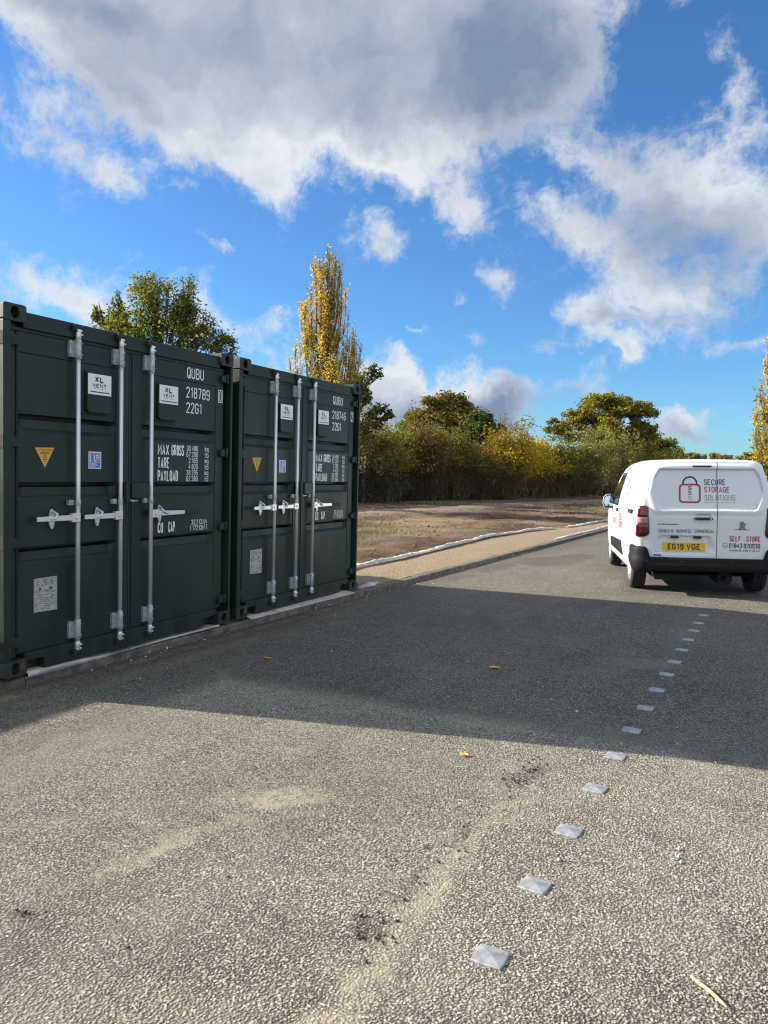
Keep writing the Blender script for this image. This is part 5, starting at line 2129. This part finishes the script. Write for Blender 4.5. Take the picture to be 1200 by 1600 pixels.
D = 50.0
b = gpos(507, D)
top = at(497, D, 388)[2]
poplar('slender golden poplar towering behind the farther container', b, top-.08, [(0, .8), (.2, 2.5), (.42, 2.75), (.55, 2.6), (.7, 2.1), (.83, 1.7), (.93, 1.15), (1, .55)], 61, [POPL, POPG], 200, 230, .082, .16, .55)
D = 50.0
b = gpos(1226, D)
top = at(1226, D, 470)[2]
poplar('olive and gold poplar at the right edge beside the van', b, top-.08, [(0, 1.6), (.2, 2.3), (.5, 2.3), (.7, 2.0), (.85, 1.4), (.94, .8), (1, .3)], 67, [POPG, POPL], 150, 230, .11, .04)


def shrub(label, cat, base, H, W, leafm, twigm, seed, nst=46, nleaf=2600, leaf=.11, top=.35, name='shrub', per=10):
    """many stems from the ground fanning into fine twigs, leaves towards their ends"""
    rn = np.random.default_rng(seed)
    root = empty(name, tuple(base))
    tag(root, label, cat, 'hedge shrubs behind the fence')
    st = MB()
    L = []
    for i in range(nst):
        a = rn.uniform(0, 2*PI)
        r0 = W*.20*math.sqrt(rn.random())
        p0 = np.array([r0*math.cos(a), r0*math.sin(a), -.1])
        # tip somewhere in the outer half of a lumpy dome
        ph = math.asin(rn.uniform(.08, 1))
        rad = rn.uniform(.50, 1.0)**.6*(.86+.14*math.sin(3*a+seed)*math.sin(2*ph+seed))
        p3 = np.array([W*.55*rad*math.cos(ph)*math.cos(a), W*.55*rad*math.cos(ph)*math.sin(a), H*(.10+.90*rad*math.sin(ph))])
        P = crooked(p0, p3, 5, .09*H/3, rn)
        P[2] = P[2]+np.array([0, 0, .10*H])
        st.tube(P, [.030, .024, .016, .010, .004], 4, caps=False)
        for k in range(per):
            q = rn.integers(2, 5)
            e = P[q]+rn.normal(0, 1, 3)*np.array([.36, .36, .26])*H/3.4+np.array([0, 0, .10*H/3.4])
            if e[2] > H*1.04:
                continue
            st.tube([P[q-1]*.3+P[q]*.7, (P[q]+e)/2+rn.normal(0, .05, 3), e], [.008, .006, .003], 3, caps=False)
            if e[2] > H*top*rn.uniform(.6, 1.3):
                L.append(e)
    st.build('stems', twigm, root, fix=False)
    E = np.array(L)
    C = E[rn.integers(0, len(E), nleaf)]+rn.normal(0, .15*H/3.4, (nleaf, 3))
    C[:, 2] = np.abs(C[:, 2])
    link_mesh('crown', leaf_mesh(C, leaf, seed), leafm, root)


SH = [  # px, depth, top y, width px, leaves, twigs, leaf count, label
    (556, 37, 655, 60, PINK, M_twig, 2600, 'pale yellow and pink scrub shrub next to the farther container'),
    (596, 38, 662, 62, PINK, M_twigg, 2400, 'pale leaved shrub by the second fence post from the container'),
    (618, 41, 668, 40, BRAM, M_twigg, 2300, 'narrow green ivy clad shrub between the pale and rusty shrubs'),
    (655, 41, 674, 80, RUST, M_twig, 2300, 'rusty brown bare twigged shrub below the bronze oak'),
    (705, 43, 672, 74, BRAM, M_twigg, 2700, 'olive shrub with upright shoots in front of the bronze oak'),
    (745, 44, 690, 72, RUST, M_twig, 1800, 'low brown bare twigged shrub below the small dark oak'),
    (792, 46, 662, 66, MAPL, M_twigg, 3400, 'bright yellow field maple shrub midway along the fence'),
    (832, 50, 684, 60, MAPL, M_twigg, 2500, 'dull yellow maple shrub right of the brightest yellow one'),
    (868, 53, 688, 56, BRAM, M_twigg, 2400, 'olive shrub between the yellow maples and grey willow'),
    (905, 57, 684, 66, WILL, M_twigg, 3000, 'grey green willow bush under the left side of the golden oak'),
    (952, 61, 680, 84, WILL, M_twigg, 3600, 'large grey green willow bush beneath the golden oak'),
    (1000, 66, 690, 70, BRAM, M_twig, 2800, 'dark olive shrub just left of the van roof'),
    (1042, 71, 706, 64, BRAM, M_twigg, 2200, 'green shrub partly hidden behind the van roof'),
    (1100, 76, 726, 90, BRAM, M_twig, 2400, 'low shrub hidden behind the van'),
]
for i, (px, D, py, wpx, lm, tm, nl, lb_) in enumerate(SH):
    b = gpos(px, D)
    H = (at(px, D, py)[2]-.08)*1.10
    shrub(lb_, 'shrub', b, H, wpx*1.25*D/FPX, lm, tm, 100+i, nst=64, nleaf=int(nl*3.4), leaf=.045+.0008*D, per=16, top=.55)

# tangled undergrowth filling the hedge bottom, beyond counting
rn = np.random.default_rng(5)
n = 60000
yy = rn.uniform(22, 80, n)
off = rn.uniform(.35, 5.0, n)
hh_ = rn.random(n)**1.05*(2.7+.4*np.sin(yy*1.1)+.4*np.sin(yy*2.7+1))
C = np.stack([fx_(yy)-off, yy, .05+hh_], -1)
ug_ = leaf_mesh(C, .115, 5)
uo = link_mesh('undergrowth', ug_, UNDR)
tag(uo, 'tangled undergrowth, darkened as in shade, filling the foot of the hedge behind the fence', 'undergrowth', kind='stuff')
bt_ = MB()
for k in range(2600):
    y = rn.uniform(22, 80)
    p = np.array([fx_(y)-rn.uniform(.25, 4), y, .02])
    e = p+np.array([rn.normal(0, .5), rn.normal(0, .9), rn.uniform(.5, 2.6)])
    bt_.tube([p, (p+e)/2+rn.normal(0, .15, 3), e], [.012, .009, .004], 3, caps=False)
tag(bt_.build('undergrowth_stems', M_twig, fix=False), 'bare bramble stems tangled in the hedge bottom behind the fence', 'undergrowth', kind='stuff')

# grass and dead stalks on the soil
gr_ = []
rn = np.random.default_rng(9)
gm = MB()
for cx_, cy_, sx_, sy_, n in ((-3.9, 12.6, .7, .8, 420), (-5.3, 13.4, .8, .7, 320), (-2.8, 33, .8, 2, 300), (-9.8, 30, .9, 5, 500), (-8.9, 44, .7, 6, 500), (-3.2, 9.0, 1.4, 1.0, 60), (-4, 22, 2.5, 4, 90)):
    for _ in range(n):
        x, y = rn.normal(cx_, sx_), rn.normal(cy_, sy_)
        if x > -1.6:
            continue
        h = rn.uniform(.03, .10)
        a = rn.uniform(0, PI)
        dx, dy = .008*math.cos(a), .008*math.sin(a)
        gm.add([(x-dx, y-dy, .10), (x+dx, y+dy, .10), (x+rn.normal(0, .03), y+rn.normal(0, .03), .11+h)], [(0, 1, 2)])
GRASS = leafmat('grass_blades', [(0, (.035, .06, .012)), (.6, (.07, .11, .02)), (1, (.16, .15, .05))], .3)
tag(gm.build('grass', GRASS, fix=False), 'thin tufts of grass coming through the bare soil', 'grass', kind='stuff')
cm_ = MB()
for k in range(4200):
    y = rn.uniform(6.5, 45)
    x = rn.uniform(max(-12, fx_(y)+.4), -1.6)
    s_ = abs(rn.normal(.014, .014))+.008
    z = .10
    b_ = [(x+d[0]*s_*rn.uniform(.6, 1.3), y+d[1]*s_*rn.uniform(.6, 1.3), z+.3*s_+d[2]*s_*rn.uniform(.5, .9)) for d in ((1, 0, 0), (-1, 0, 0), (0, 1, 0), (0, -1, 0), (0, 0, 1), (0, 0, -1))]
    cm_.add(b_, [(0, 2, 4), (2, 1, 4), (1, 3, 4), (3, 0, 4), (2, 0, 5), (1, 2, 5), (3, 1, 5), (0, 3, 5)])
M_clod = mat('soil_clods', (0.16, 0.115, 0.08), .95, vary=.5, vscale=2)
tag(cm_.build('soil_clods', M_clod, fix=False), 'clods and stones strewn over the bare brown soil', 'soil', kind='stuff')
